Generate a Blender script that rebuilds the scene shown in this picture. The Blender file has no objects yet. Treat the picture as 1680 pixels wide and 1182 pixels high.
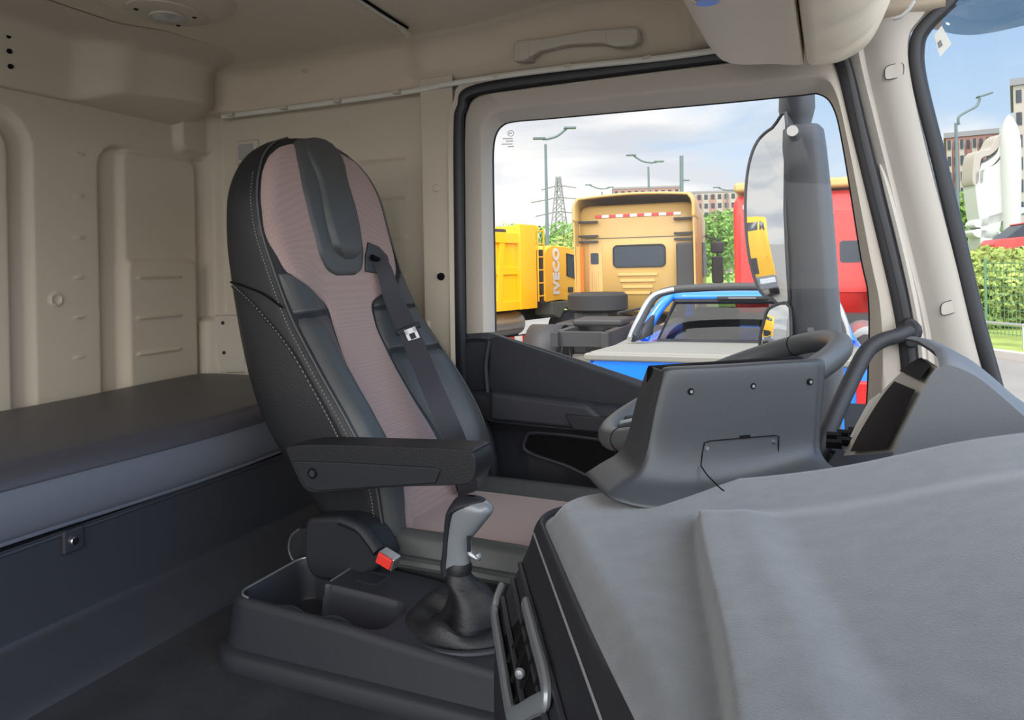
import bpy, math, random
from mathutils import Vector, Matrix
import numpy as np
random.seed(7)
C = bpy.context.scene.collection
pi = math.pi
# ---------------------------------------------------------------- camera
FPX = 1200.0; PX0, PY0 = 840.0, 442.0
CAM = Vector((0, 0, 0.75))
yaw = math.radians(23.6); roll = 0.02
Fw = Vector((-math.sin(yaw), math.cos(yaw), 0)); Rt = Vector((math.cos(yaw), math.sin(yaw), 0)); Up = Vector((0, 0, 1))
Rc = (Rt*math.cos(roll) - Up*math.sin(roll)).normalized()
Uc = (Up*math.cos(roll) + Rt*math.sin(roll)).normalized()
cd = bpy.data.cameras.new('camera'); cam = bpy.data.objects.new('camera', cd); C.objects.link(cam)
cd.sensor_width = 36; cd.lens = FPX/1680*36; cd.shift_y = -(591-PY0)/1680; cd.clip_start = 0.02; cd.clip_end = 2000
cam.matrix_world = Matrix.Translation(CAM) @ Matrix((Rc, Uc, -Fw)).transposed().to_4x4()
bpy.context.scene.camera = cam
vs = bpy.context.scene.view_settings
vs.view_transform = 'Standard'; vs.look = 'None'; vs.gamma = 1; vs.use_curve_mapping = False; vs.exposure = 0.35
# ---------------------------------------------------------------- sky
w = bpy.data.worlds.new('sky'); bpy.context.scene.world = w; w.use_nodes = True
nt = w.node_tree; nt.nodes.clear()
def N(t, **k):
    n = nt.nodes.new(t)
    for a, b in k.items(): setattr(n, a, b)
    return n
tc = N('ShaderNodeTexCoord'); sep = N('ShaderNodeSeparateXYZ'); nt.links.new(tc.outputs['Generated'], sep.inputs[0])
cr = N('ShaderNodeValToRGB'); nt.links.new(sep.outputs['Z'], cr.inputs[0])
cr.color_ramp.elements[0].position = 0.0; cr.color_ramp.elements[0].color = (.62, .72, .80, 1)
cr.color_ramp.elements[1].position = 0.45; cr.color_ramp.elements[1].color = (.16, .36, .66, 1)
mp = N('ShaderNodeMapping'); mp.inputs['Scale'].default_value = (1.0, 1.0, 3.2); mp.inputs['Location'].default_value = (.3, .1, .25)
nt.links.new(tc.outputs['Generated'], mp.inputs[0])
nz = N('ShaderNodeTexNoise'); nz.inputs['Scale'].default_value = 3.0; nz.inputs['Detail'].default_value = 9; nz.inputs['Roughness'].default_value = .55; nz.inputs['Distortion'].default_value = .5
nt.links.new(mp.outputs[0], nz.inputs['Vector'])
# more cloud towards the rear of the cab (-X), more blue ahead
mx = N('ShaderNodeMath', operation='MULTIPLY_ADD'); mx.inputs[1].default_value = -.60
nt.links.new(sep.outputs['X'], mx.inputs[0])
my = N('ShaderNodeMath', operation='MULTIPLY_ADD'); my.inputs[1].default_value = -.5; my.inputs[2].default_value = .505   # overcast behind
nt.links.new(sep.outputs['Y'], my.inputs[0]); nt.links.new(my.outputs[0], mx.inputs[2])
ad = N('ShaderNodeMath', operation='ADD'); nt.links.new(nz.outputs['Fac'], ad.inputs[0]); nt.links.new(mx.outputs[0], ad.inputs[1])
cc = N('ShaderNodeValToRGB'); nt.links.new(ad.outputs[0], cc.inputs[0])
cc.color_ramp.elements[0].position = .47; cc.color_ramp.elements[0].color = (0, 0, 0, 1)
cc.color_ramp.elements[1].position = .66; cc.color_ramp.elements[1].color = (1, 1, 1, 1)
nz2 = N('ShaderNodeTexNoise'); nz2.inputs['Scale'].default_value = 2.2; nz2.inputs['Detail'].default_value = 6
mp2 = N('ShaderNodeMapping'); mp2.inputs['Scale'].default_value = (1.2, 1.2, 6); mp2.inputs['Location'].default_value = (2.3, 4.1, 1)
nt.links.new(tc.outputs['Generated'], mp2.inputs[0]); nt.links.new(mp2.outputs[0], nz2.inputs['Vector'])
c2 = N('ShaderNodeValToRGB'); nt.links.new(nz2.outputs['Fac'], c2.inputs[0])
c2.color_ramp.elements[0].position = .38; c2.color_ramp.elements[0].color = (.58, .61, .66, 1)
c2.color_ramp.elements[1].position = .60; c2.color_ramp.elements[1].color = (.90, .88, .84, 1)
mixs = N('ShaderNodeMix', data_type='RGBA')
nt.links.new(cc.outputs[0], mixs.inputs[0]); nt.links.new(cr.outputs[0], mixs.inputs[6]); nt.links.new(c2.outputs[0], mixs.inputs[7])
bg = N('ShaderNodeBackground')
SUN_DIR = Vector((-.30, -.42, .86))       # towards the sun
dt = N('ShaderNodeVectorMath', operation='DOT_PRODUCT'); nt.links.new(tc.outputs['Generated'], dt.inputs[0]); dt.inputs[1].default_value = (.56, -.66, .50)  # added fill: sky brightened on the unseen side to light the cab
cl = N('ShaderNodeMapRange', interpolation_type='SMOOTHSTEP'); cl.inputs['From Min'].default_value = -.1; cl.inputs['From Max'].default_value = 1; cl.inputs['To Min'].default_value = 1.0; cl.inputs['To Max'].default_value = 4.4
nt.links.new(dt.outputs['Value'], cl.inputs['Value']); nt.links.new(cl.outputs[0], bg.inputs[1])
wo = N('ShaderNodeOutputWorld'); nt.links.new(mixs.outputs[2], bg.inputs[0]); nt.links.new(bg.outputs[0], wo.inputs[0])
sd = bpy.data.lights.new('sun', 'SUN'); sun = bpy.data.objects.new('sun', sd); C.objects.link(sun)
sd.energy = 1.7; sd.angle = math.radians(2.0); sd.color = (1, .95, .86)
sun.rotation_euler = SUN_DIR.to_track_quat('Z', 'Y').to_euler()

# ---------------------------------------------------------------- helpers
def P(px, py, X=None, Y=None, Z=None, T=None):
    d = Fw + Rc*((px-PX0)/FPX) - Uc*((py-PY0)/FPX)
    if X is not None: t = (X-CAM.x)/d.x
    elif Y is not None: t = (Y-CAM.y)/d.y
    elif Z is not None: t = (Z-CAM.z)/d.z
    else: t = T
    return CAM + d*t
def Ppl(px, py, a, n):      # intersection with the plane through a with normal n
    d = Fw + Rc*((px-PX0)/FPX) - Uc*((py-PY0)/FPX)
    return CAM + d*((a-CAM).dot(n)/d.dot(n))
def ip(xs, ys):
    xs = np.array(xs, float); ys = np.array(ys, float); o = np.argsort(xs); xs = xs[o]; ys = ys[o]
    m = np.gradient(ys, xs)
    d = np.diff(ys)/np.diff(xs)
    for i in range(1, len(xs)-1):
        if d[i-1]*d[i] <= 0: m[i] = 0
    def f(x):
        x = min(max(x, xs[0]), xs[-1]); i = min(int(np.searchsorted(xs, x, side='right'))-1, len(xs)-2); i = max(i, 0)
        h = xs[i+1]-xs[i]; t = (x-xs[i])/h
        return float((2*t**3-3*t**2+1)*ys[i]+(t**3-2*t**2+t)*h*m[i]+(-2*t**3+3*t**2)*ys[i+1]+(t**3-t**2)*h*m[i+1])
    return f
def cat(pts, n=6, closed=False):
    pts = [Vector(p) for p in pts]; out = []; L = len(pts)
    if L == 2 and not closed: return [pts[0].lerp(pts[1], i/n) for i in range(n+1)]
    for i in range(L if closed else L-1):
        if closed: a, b, c, d = pts[i-1], pts[i], pts[(i+1) % L], pts[(i+2) % L]
        else: a, b, c, d = pts[max(i-1, 0)], pts[i], pts[i+1], pts[min(i+2, L-1)]
        for k in range(n):
            t = k/n
            out.append(.5*((2*b)+(c-a)*t+(2*a-5*b+4*c-d)*t*t+(3*b-a-3*c+d)*t**3))
    if not closed: out.append(pts[-1].copy())
    return out
def ss(a, b, x):
    t = min(max((x-a)/(b-a), 0), 1); return t*t*(3-2*t)
class MB:
    def __init__(s): s.v = []; s.f = []
    def add(s, vs, fs):
        o = len(s.v); s.v += [tuple(v) for v in vs]; s.f += [tuple(i+o for i in f) for f in fs]; return s
    def box(s, c, size, R=None):
        c = Vector(c); x, y, z = [a/2 for a in size]
        vs = [Vector((i*x, j*y, k*z)) for i in (-1, 1) for j in (-1, 1) for k in (-1, 1)]
        if R is not None: vs = [R @ v for v in vs]
        return s.add([v+c for v in vs], [(0, 1, 3, 2), (4, 6, 7, 5), (0, 4, 5, 1), (2, 3, 7, 6), (0, 2, 6, 4), (1, 5, 7, 3)])
    def bx(s, x0, x1, y0, y1, z0, z1): return s.box(((x0+x1)/2, (y0+y1)/2, (z0+z1)/2), (abs(x1-x0), abs(y1-y0), abs(z1-z0)))
    def loft(s, loops, closed=True, cap=True, cap2=None):
        n = len(loops[0]); vs = [p for l in loops for p in l]; fs = []
        m = n if closed else n-1
        for i in range(len(loops)-1):
            for j in range(m):
                k = (j+1) % n
                fs.append((i*n+j, i*n+k, (i+1)*n+k, (i+1)*n+j))
        if closed and cap: fs.append(tuple(range(n))[::-1])
        if closed and (cap if cap2 is None else cap2): fs.append(tuple(range((len(loops)-1)*n, len(loops)*n)))
        return s.add(vs, fs)
    def tube(s, path, r, n=10, flat=1.0, up=None, cap=True, closed=False):
        path = [Vector(p) for p in path]; L = len(path); loops = []; ref = Vector(up) if up else None
        for i, p in enumerate(path):
            if closed: t = (path[(i+1) % L]-path[i-1]).normalized()
            else: t = (path[min(i+1, L-1)]-path[max(i-1, 0)]).normalized()
            if ref is None: ref = Vector((0, 0, 1)) if abs(t.z) < .9 else Vector((1, 0, 0))
            a = t.cross(ref)
            if a.length < 1e-5: a = t.orthogonal()
            a.normalize(); b = a.cross(t).normalized()
            if up is None: ref = b
            rr = r(i/(L-1)) if callable(r) else r
            loops.append([p+a*math.cos(2*pi*k/n)*rr+b*math.sin(2*pi*k/n)*rr*flat for k in range(n)])
        if closed: loops.append(loops[0]); cap = False
        return s.loft(loops, True, cap)
    def prism(s, outline, d):      # outline: 3D pts, d: extrusion vector
        o = [Vector(p) for p in outline]; d = Vector(d)
        return s.loft([o, [p+d for p in o]], True, True)
    def lathe(s, prof, c=(0, 0, 0), axis='z', n=24, R=None):
        c = Vector(c); loops = []
        for r, h in prof:
            l = []
            for k in range(n):
                a = 2*pi*k/n; x, y = r*math.cos(a), r*math.sin(a)
                v = Vector((x, y, h)) if axis == 'z' else (Vector((x, h, y)) if axis == 'y' else Vector((h, x, y)))
                if R is not None: v = R @ v
                l.append(c+v)
            loops.append(l)
        return s.loft(loops, True, True)
    def grid(s, fn, nu, nv):
        vs = [fn(i/nu, j/nv) for i in range(nu+1) for j in range(nv+1)]
        fs = [(i*(nv+1)+j, (i+1)*(nv+1)+j, (i+1)*(nv+1)+j+1, i*(nv+1)+j+1) for i in range(nu) for j in range(nv)]
        return s.add(vs, fs)
def tag(o, label=None, cat_=None, group=None, kind=None):
    if label: o['label'] = label
    if cat_: o['category'] = cat_
    if group: o['group'] = group
    if kind: o['kind'] = kind
    return o
def obj(name, mb, mat, parent=None, bevel=0, seg=2, smooth=35, solid=0, sub=0, off=-1):
    me = bpy.data.meshes.new(name); me.from_pydata(mb.v, [], mb.f); me.validate(); me.update()
    import bmesh
    bm = bmesh.new(); bm.from_mesh(me); bmesh.ops.recalc_face_normals(bm, faces=bm.faces); bm.to_mesh(me); bm.free()
    o = bpy.data.objects.new(name, me); C.objects.link(o)
    me.materials.append(mat)
    if smooth:
        me.shade_smooth(); me.set_sharp_from_angle(angle=math.radians(smooth))
    if parent: o.parent = parent
    if solid:
        m = o.modifiers.new('s', 'SOLIDIFY'); m.thickness = solid; m.offset = off
    if bevel:
        m = o.modifiers.new('b', 'BEVEL'); m.width = bevel; m.segments = seg; m.limit_method = 'ANGLE'; m.angle_limit = math.radians(30); m.harden_normals = True
    if sub:
        m = o.modifiers.new('u', 'SUBSURF'); m.levels = sub; m.render_levels = sub
    return o
def empty(name, loc, rz, label, cat_, group=None):
    o = bpy.data.objects.new(name, None); C.objects.link(o); o.location = loc; o.rotation_euler = (0, 0, rz)
    o.empty_display_size = .1
    return tag(o, label, cat_, group)
def copy_tree(o, parent=None):
    c = o.copy(); C.objects.link(c)
    if parent is not None: c.parent = parent
    for ch in list(o.children): copy_tree(ch, c)
    return c
# ---------------------------------------------------------------- materials
def mat(name, col, rough=.5, metal=0, bump=0, bscale=300, var=0, vscale=6, spec=.5, sheen=0, coat=0, pattern=None):
    m = bpy.data.materials.new(name); m.use_nodes = True; t = m.node_tree; b = t.nodes['Principled BSDF']
    b.inputs['Base Color'].default_value = (*col, 1); b.inputs['Roughness'].default_value = rough
    b.inputs['Metallic'].default_value = metal; b.inputs['Specular IOR Level'].default_value = spec
    if sheen: b.inputs['Sheen Weight'].default_value = sheen; b.inputs['Sheen Roughness'].default_value = .4
    if coat: b.inputs['Coat Weight'].default_value = coat; b.inputs['Coat Roughness'].default_value = .05
    co = t.nodes.new('ShaderNodeTexCoord')
    last = None
    if bump:
        n = t.nodes.new('ShaderNodeTexNoise'); n.inputs['Scale'].default_value = bscale; n.inputs['Detail'].default_value = 3
        t.links.new(co.outputs['Object'], n.inputs['Vector'])
        bp = t.nodes.new('ShaderNodeBump'); bp.inputs['Strength'].default_value = bump; bp.inputs['Distance'].default_value = .002
        t.links.new(n.outputs['Fac'], bp.inputs['Height']); t.links.new(bp.outputs[0], b.inputs['Normal'])
    if var:
        n = t.nodes.new('ShaderNodeTexNoise'); n.inputs['Scale'].default_value = vscale; n.inputs['Detail'].default_value = 5
        t.links.new(co.outputs['Object'], n.inputs['Vector'])
        r = t.nodes.new('ShaderNodeValToRGB'); t.links.new(n.outputs['Fac'], r.inputs[0])
        r.color_ramp.elements[0].position = .3; r.color_ramp.elements[1].position = .7
        r.color_ramp.elements[0].color = (*[max(c*(1-var), 0) for c in col], 1); r.color_ramp.elements[1].color = (*[min(c*(1+var), 1) for c in col], 1)
        t.links.new(r.outputs[0], b.inputs['Base Color']); last = r.outputs[0]
    if pattern:
        v = t.nodes.new('ShaderNodeTexVoronoi'); v.inputs['Scale'].default_value = pattern[0]; v.inputs['Randomness'].default_value = 0
        t.links.new(co.outputs['Object'], v.inputs['Vector'])
        r = t.nodes.new('ShaderNodeValToRGB'); t.links.new(v.outputs['Distance'], r.inputs[0])
        r.color_ramp.elements[0].position = .18; r.color_ramp.elements[1].position = .42
        r.color_ramp.elements[0].color = (*pattern[1], 1); r.color_ramp.elements[1].color = (*col, 1)
        t.links.new(r.outputs[0], b.inputs['Base Color'])
        bp = t.nodes.new('ShaderNodeBump'); bp.inputs['Strength'].default_value = .4; bp.inputs['Distance'].default_value = .001
        t.links.new(v.outputs['Distance'], bp.inputs['Height']); t.links.new(bp.outputs[0], b.inputs['Normal'])
    return m
def glassmat(name, tint=(1, 1, 1), refl=.08, haze=0):
    m = bpy.data.materials.new(name); m.use_nodes = True; t = m.node_tree; t.nodes.clear()
    o = t.nodes.new('ShaderNodeOutputMaterial'); tr = t.nodes.new('ShaderNodeBsdfTransparent'); gl = t.nodes.new('ShaderNodeBsdfGlossy')
    tr.inputs[0].default_value = (*tint, 1); gl.inputs['Roughness'].default_value = .02
    mx = t.nodes.new('ShaderNodeMixShader'); lw = t.nodes.new('ShaderNodeLayerWeight'); lw.inputs[0].default_value = .25
    ma = t.nodes.new('ShaderNodeMath'); ma.operation = 'MULTIPLY_ADD'; ma.inputs[1].default_value = .22; ma.inputs[2].default_value = refl*.15; ma.use_clamp = True
    t.links.new(lw.outputs['Fresnel'], ma.inputs[0]); t.links.new(ma.outputs[0], mx.inputs[0]); t.links.new(tr.outputs[0], mx.inputs[1]); t.links.new(gl.outputs[0], mx.inputs[2])
    t.links.new(mx.outputs[0], o.inputs[0]); return m
M = dict(
 beige=mat('beige_trim', (.51, .445, .355), .75, bump=.25, bscale=500, sheen=.15),
 ceil=mat('headliner', (.56, .475, .375), .85, bump=.3, bscale=700, sheen=.2),
 fabric_beige=mat('beige_vinyl', (.80, .71, .57), .7, bump=.15, bscale=300),
 door_beige=mat('door_beige', (.48, .435, .38), .6, bump=.12, bscale=600),
 beige_plast=mat('beige_plastic', (.48, .43, .36), .45),
 rubber=mat('black_rubber', (.012, .013, .018), .45),
 dark=mat('dark_plastic', (.016, .017, .022), .52, spec=.38, bump=.2, bscale=900),
 dark2=mat('charcoal_plastic', (.026, .027, .034), .52, spec=.4, bump=.2, bscale=900),
 dash=mat('grey_dash_skin', (.132, .142, .157), .66, bump=.35, bscale=900, var=.10, vscale=45, sheen=.3),
 hood=mat('blue_grey_hood', (.12, .13, .15), .5, bump=.2, bscale=700),
 screen=mat('screen_back', (.038, .041, .046), .42, bump=.12, bscale=900),
 leather=mat('black_leather', (.015, .0155, .018), .45, spec=.4, bump=.35, bscale=260),
 leather_g=mat('grey_leather', (.062, .064, .064), .42, bump=.3, bscale=260),
 pink=mat('perforated_mauve', (.365, .255, .232), .7, sheen=.3, pattern=(240, (.265, .18, .16))),
 thread=mat('grey_thread', (.25, .24, .22), .7),
 mattress=mat('mattress_vinyl', (.060, .058, .070), .45, bump=.15, bscale=700),
 mattress_lit=mat('mattress_vinyl_lit', (.125, .135, .165), .45, bump=.15, bscale=700),  # mattress vinyl with bluish reflected light put into the colour
 belt=mat('belt_webbing', (.035, .034, .042), .6, bump=.5, bscale=900),
 metal=mat('brushed_metal', (.62, .63, .65), .3, metal=1),
 chrome=mat('chrome', (.8, .8, .8), .12, metal=1),
 silver=mat('silver_plastic', (.30, .32, .34), .3, metal=.6),
 knobm=mat('grey_knob', (.20, .215, .235), .25, coat=.3),
 red=mat('red_button', (.75, .04, .03), .4),
 black=mat('matt_black', (.006, .006, .007), .7, spec=.08),
 lens=mat('clear_lens', (.40, .39, .38), .1, metal=.3),
 rail=mat('pale_rail', (.62, .61, .55), .35, metal=.0),
 glass=glassmat('window_glass'), wglass=glassmat('windscreen_glass', (.97, .985, 1)),
 tint=glassmat('tinted_glass', (.16, .18, .19), .3),
 visor=glassmat('smoked_visor', (.50, .57, .62), .6),
 mirror=mat('mirror_glass', (.62, .64, .66), .02, metal=1),
 mirrorh=mat('mirror_housing', (.085, .09, .10), .55, bump=.2, bscale=200),
 wheelm=mat('wheel_leather_sunlit', (.095, .10, .105), .45, bump=.2, bscale=400),  # leather lightened, sunlight on the rim put into its colour
 pillar=mat('pillar_trim', (.50, .475, .435), .6, bump=.12, bscale=600),
 locker=mat('locker_plastic', (.034, .036, .045), .36, bump=.15, bscale=900),
 white=mat('white_paint', (.75, .75, .74), .4), paper=mat('paper', (.7, .7, .65), .8),
 grey=mat('mid_grey', (.2, .2, .21), .6),
 floor=mat('cab_floor_mat', (.022, .023, .028), .7, bump=.5, bscale=60, var=.35, vscale=9),
 asphalt=mat('asphalt', (.23, .22, .205), .9, var=.12, vscale=.6, bump=.3, bscale=40),
 grass=mat('grass', (.22, .34, .05), .9, var=.35, vscale=.5),
 leaf=mat('leaves', (.13, .25, .04), .8, var=.4, vscale=.8), leaf2=mat('leaves_bright', (.26, .33, .07), .8, var=.35, vscale=1.2),
 trunk=mat('bark', (.10, .08, .06), .9),
 bluep=mat('blue_paint', (.004, .19, .85), .3, coat=.6), gold=mat('gold_paint', (.52, .33, .10), .45, coat=.3),
 yellow=mat('yellow_paint', (.95, .48, .01), .45), redp=mat('red_paint', (.60, .025, .02), .4, coat=.3),
 chassis=mat('chassis_black', (.03, .03, .032), .6), tyre=mat('tyre', (.022, .022, .024), .75, bump=.8, bscale=25),
 cover=mat('tonneau_vinyl', (.21, .205, .18), .6), fender=mat('fender_olive', (.10, .11, .09), .7),
 lampred=mat('tail_lens', (.7, .02, .02), .2), orange=mat('amber', (.8, .25, .04), .4),
 alu=mat('aluminium', (.6, .6, .6), .35, metal=.9), pole=mat('galvanised_pole', (.10, .14, .14), .5),
 brick=mat('red_brick_facade', (.33, .18, .155), .9), concrete=mat('pale_facade', (.36, .33, .29), .9), wing=mat('facade_glass', (.035, .045, .06), .3, spec=.25),
 monument=mat('white_monument', (.46, .48, .45), .5), fence=mat('fence_wire', (.10, .22, .12), .5), kerb=mat('kerb', (.5, .49, .46), .9),
)
# ================================================================ cab shell
XR = -2.07; YL = 2.0
def yz(px, py): p = P(px, py, X=XR); return p.y, p.z
def rbox(y, z, y0, y1, z0, z1, r, e):          # soft rounded box mask
    cy, cz = (y0+y1)/2, (z0+z1)/2; hy, hz = abs(y1-y0)/2-r, abs(z1-z0)/2-r
    qx, qy = abs(y-cy)-hy, abs(z-cz)-hz
    d = math.hypot(max(qx, 0), max(qy, 0)) + min(max(qx, qy), 0) - r
    return 1-ss(-e, e, d)
def zat(px, py): return yz(px, py)[1]
Y20, Y43 = yz(20, 400)[0], yz(45, 400)[0]; Y165, Y195, Y320 = yz(163, 400)[0], yz(193, 400)[0], yz(322, 400)[0]
def wall_rear(u, v):
    y = -.4+u*2.42; z = .25+v*1.08
    x = XR
    x += .030*rbox(y, z, -1.0, Y20-.012, -1, zat(0, 190)+.0, .10, .012)
    x -= .0
    x += .022*(1-rbox(y, z, -1.0, Y43+.004, -1, zat(30, 178)+.0, .12, .010))-.012
    g = rbox(y, z, Y165-.002, 3.0, -1, zat(200, 243), .07, .009)
    x -= .022*g
    p = rbox(y, z, Y195+.012, Y320, -1, zat(240, 252), .035, .012)
    x += .020*p
    p2 = rbox(y, z, Y195+.006, Y320-.02, -1, zat(250, 428), .03, .012)
    x += .018*p2
    x += .03*rbox(y, z, yz(283, 240)[0], 3.0, zat(300, 250), 1.5, .03, .012)
    x += .03*ss(yz(325, 300)[0], yz(345, 300)[0], y)
    for py in (455, 520, 577): x += .010*math.exp(-((z-zat(250, py))/.0045)**2)*ss(yz(212, py)[0], yz(220, py)[0], y)*(1-ss(yz(282, py)[0], yz(292, py)[0], y))
    for py in (253, 322, 390, 456, 521, 586): x += .006*math.exp(-((z-zat(125, py))/.004)**2)*ss(yz(115, py)[0], yz(122, py)[0], y)*(1-ss(yz(128, py)[0], yz(138, py)[0], y))
    cy, cz = yz(88, 492); r = math.hypot(y-cy, z-cz); x += .006*math.exp(-((r-.016)/.004)**2)
    return Vector((x, y, z))
tag(obj('wall_rear', MB().grid(wall_rear, 420, 260), M['beige'], smooth=60), kind='structure')
# side wall behind the door
def xz(px, py): p = P(px, py, Y=YL); return p.x, p.z
XB = xz(700, 300)[0]; XD = xz(752, 300)[0]
def wall_left(u, v):
    x = XR-.02+u*(XD-XR+.03); z = .1+v*1.24
    y = YL
    y -= .045*ss(XB-.008, XB+.010, x)                       # B pillar stands proud
    y -= .030*(1-ss(XR+.045, XR+.075, x))                   # corner rib
    y -= .0
    zb = xz(690, 528)[1]
    y -= .040*(1-ss(zb-.01, zb+.02, z))*(1-ss(XB-.02, XB+.0, x))
    for py in (262, 325, 390, 455): y -= .007*math.exp(-((z-xz(650, py)[1])/.004)**2)*ss(xz(560, py)[0], xz(600, py)[0], x)*(1-ss(xz(664, py)[0], xz(672, py)[0], x))
    return Vector((x, y, z))
wl = tag(obj('wall_left', MB().grid(wall_left, 260, 220), M['beige'], smooth=60), kind='structure')
# ceiling with curved side cove
CZ = 1.50
def ceiling(u, v):
    x = -2.10+u*2.35
    prof_y = [YL+.03, YL-.015, YL-.02, YL-.035, YL-.07, YL-.15, YL-.45, .8, -.5]
    prof_z = [1.31, 1.322, 1.36, 1.425, 1.458, 1.470, 1.474, 1.476, 1.476]
    k = v*8; i = min(int(k), 7); t = k-i
    a = [Vector((0, prof_y[j], prof_z[j])) for j in (max(i-1, 0), i, i+1, min(i+2, 8))]
    p = .5*((2*a[1])+(a[2]-a[0])*t+(2*a[0]-5*a[1]+4*a[2]-a[3])*t*t+(3*a[1]-a[0]-3*a[2]+a[3])*t**3)
    dz = -.012*ss(-1.20, -1.14, x)*ss(0.12, .45, v) + .03*ss(-1.0, -.6, x)*ss(.1, .5, v)
    dy = -.03*ss(-1.22, -1.12, x)*ss(.1, .3, v)*(1-ss(.5, .7, v))
    dy -= .035*(1-ss(-1.99, -1.86, x))*ss(.02, .15, v)
    dy -= .035*(ss(-.34, -.30, x))*ss(.08, .2, v)
    return Vector((x, p.y+dy, p.z+dz))
tag(obj('ceiling', MB().grid(ceiling, 160, 96), M['ceil'], smooth=60), kind='structure')
# rear header cove
def header(u, v):
    y = -.4+u*2.43
    s = ss(1.44, 1.60, y)*(.75+.35*ss(1.6, 1.85, y))*(1-.55*ss(1.84, 1.98, y))         # the bulging section with a soffit
    zb = 1.268+.045*ss(1.86, 1.99, y)
    pts = [(XR-.01, zb), (XR+.012+.012*s, zb+.004), (XR+.030+.085*s, zb+.012+.040*s), (XR+.036+.095*s, zb+.07), (XR+.042+.095*s, zb+.14-.1*(zb-1.268)), (XR+.075+.095*s, 1.458), (XR+.22+.09*s, 1.472)]
    pts = [Vector((p[0], y, p[1])) for p in pts]
    k = v*6; i = min(int(k), 5); t = k-i
    a = [pts[j] for j in (max(i-1, 0), i, i+1, min(i+2, 6))]
    return .5*((2*a[1])+(a[2]-a[0])*t+(2*a[0]-5*a[1]+4*a[2]-a[3])*t*t+(3*a[1]-a[0]-3*a[2]+a[3])*t**3)
tag(obj('trim_1', MB().grid(header, 160, 60), M['beige'], smooth=60), kind='structure')
# floor: raised tunnel and driver footwell
mb = MB(); mb.bx(-2.1, .9, -.5, 1.30, -.05, 0); mb.bx(-2.1, .9, 1.30, 2.05, -.40, -.32); mb.bx(-2.1, .9, 1.27, 1.30, -.40, -.03); mb.bx(-2.1, -1.25, 1.30, 2.05, -.33, 0)
tag(obj('floor', mb, M['floor']), kind='structure')
# cab side below wall, outside skin
mb = MB(); mb.bx(-2.15, .30, 2.05, 2.09, -.75, .20); mb.bx(-2.15, -1.08, 2.05, 2.09, .20, 1.5); mb.bx(-1.08, .20, 2.05, 2.09, 1.37, 1.58)
tag(obj('wall_outside', mb, M['white']), kind='structure')
mb = MB(); mb.bx(-2.17, -2.12, -.5, 2.09, -.6, 1.55)
tag(obj('wall_back', mb, M['white']), kind='structure')
# roof skin
mb = MB(); mb.bx(-2.17, .12, -.5, 2.06, 1.55, 1.60); tag(obj('roof', mb, M['white']), kind='structure')

# cable trunking along the wall top
path = [P(366, 191, Y=YL-.035), P(560, 166, Y=YL-.035), P(690, 147, Y=YL-.04), P(740, 137, Y=YL-.05), P(900, 114, Y=YL-.05), P(1080, 95, Y=YL-.05), P(1190, 80, Y=YL-.05)]
cb = empty('cable_trunking', path[0], 0, 'thin pale plastic trim rail running above the door and side wall', 'rail')
def addw(name, mb, m, parent, **k):         # mesh in world coordinates parented to an empty
    o = obj(name, mb, m, None, **k); o.parent = parent
    if parent.type == 'MESH': return o      # its parent already carries the offset
    o.matrix_parent_inverse = Matrix.Translation(-Vector(parent.location)) if abs(parent.rotation_euler.z) < 1e-9 else (Matrix.Translation(parent.location) @ Matrix.Rotation(parent.rotation_euler.z, 4, 'Z')).inverted()
    return o
addw('rail_strip', MB().tube([p+Vector((0, -.004, -.002)) for p in cat(path, 8)], .0065, 8, 1.3), M['rail'], cb)
for px in (380, 466, 554, 652, 815, 933, 1062):
    q = np.interp(px, [366, 560, 690, 740, 900, 1080, 1190], [191, 166, 147, 137, 114, 95, 80])
    addw('clip', MB().box(P(px, q-1, Y=YL-.05), (.024, .022, .012)), M['beige_plast'], cb, bevel=.002)
# ceiling rail across the roof
t = [P(560, -20, Z=1.460), P(590, 0, Z=1.460), P(630, 26, Z=1.459), P(662, 46, Z=1.450), P(670, 58, Z=1.435)]
cr_ = empty('curtain_track', t[0], 0, 'short dark-lined track for a curtain crossing the ceiling', 'rail')
addw('track', MB().tube(cat(t, 6), .006, 8), M['rail'], cr_)
addw('track_groove', MB().tube(cat([p+Vector((.014, 0, -.002)) for p in t[:4]], 6), .004, 8), M['black'], cr_)
addw('end_clip', MB().tube([t[-2]+Vector((0, -.02, 0)), t[-1]], .011, 8), M['beige_plast'], cr_)
# round trim buttons
for px, py, Yv, lab in ((726, 73, YL-.055, 'round beige trim button above the pillar beside the ceiling track'), (500, 114, YL-.035, 'round beige trim button high on the wall above the seat head'), (716, 309, YL-.046, 'round beige trim button half way up the beige pillar')):
    p = P(px, py, Y=Yv)
    o = obj('trim_button', MB().lathe([(.0005, -.004), (.009, -.004), (.0125, -.001), (.013, .006)], p, 'y', 20), M['beige_plast']); tag(o, lab, 'button')
p = P(723, 454, Y=YL-.05)
tag(obj('pillar_bolt', MB().lathe([(.001, -.010), (.006, -.010), (.007, -.004), (.011, -.003), (.012, .004)], p, 'y', 16), M['black']), 'small black bolt head on the beige pillar left of the door seal', 'bolt')
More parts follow.
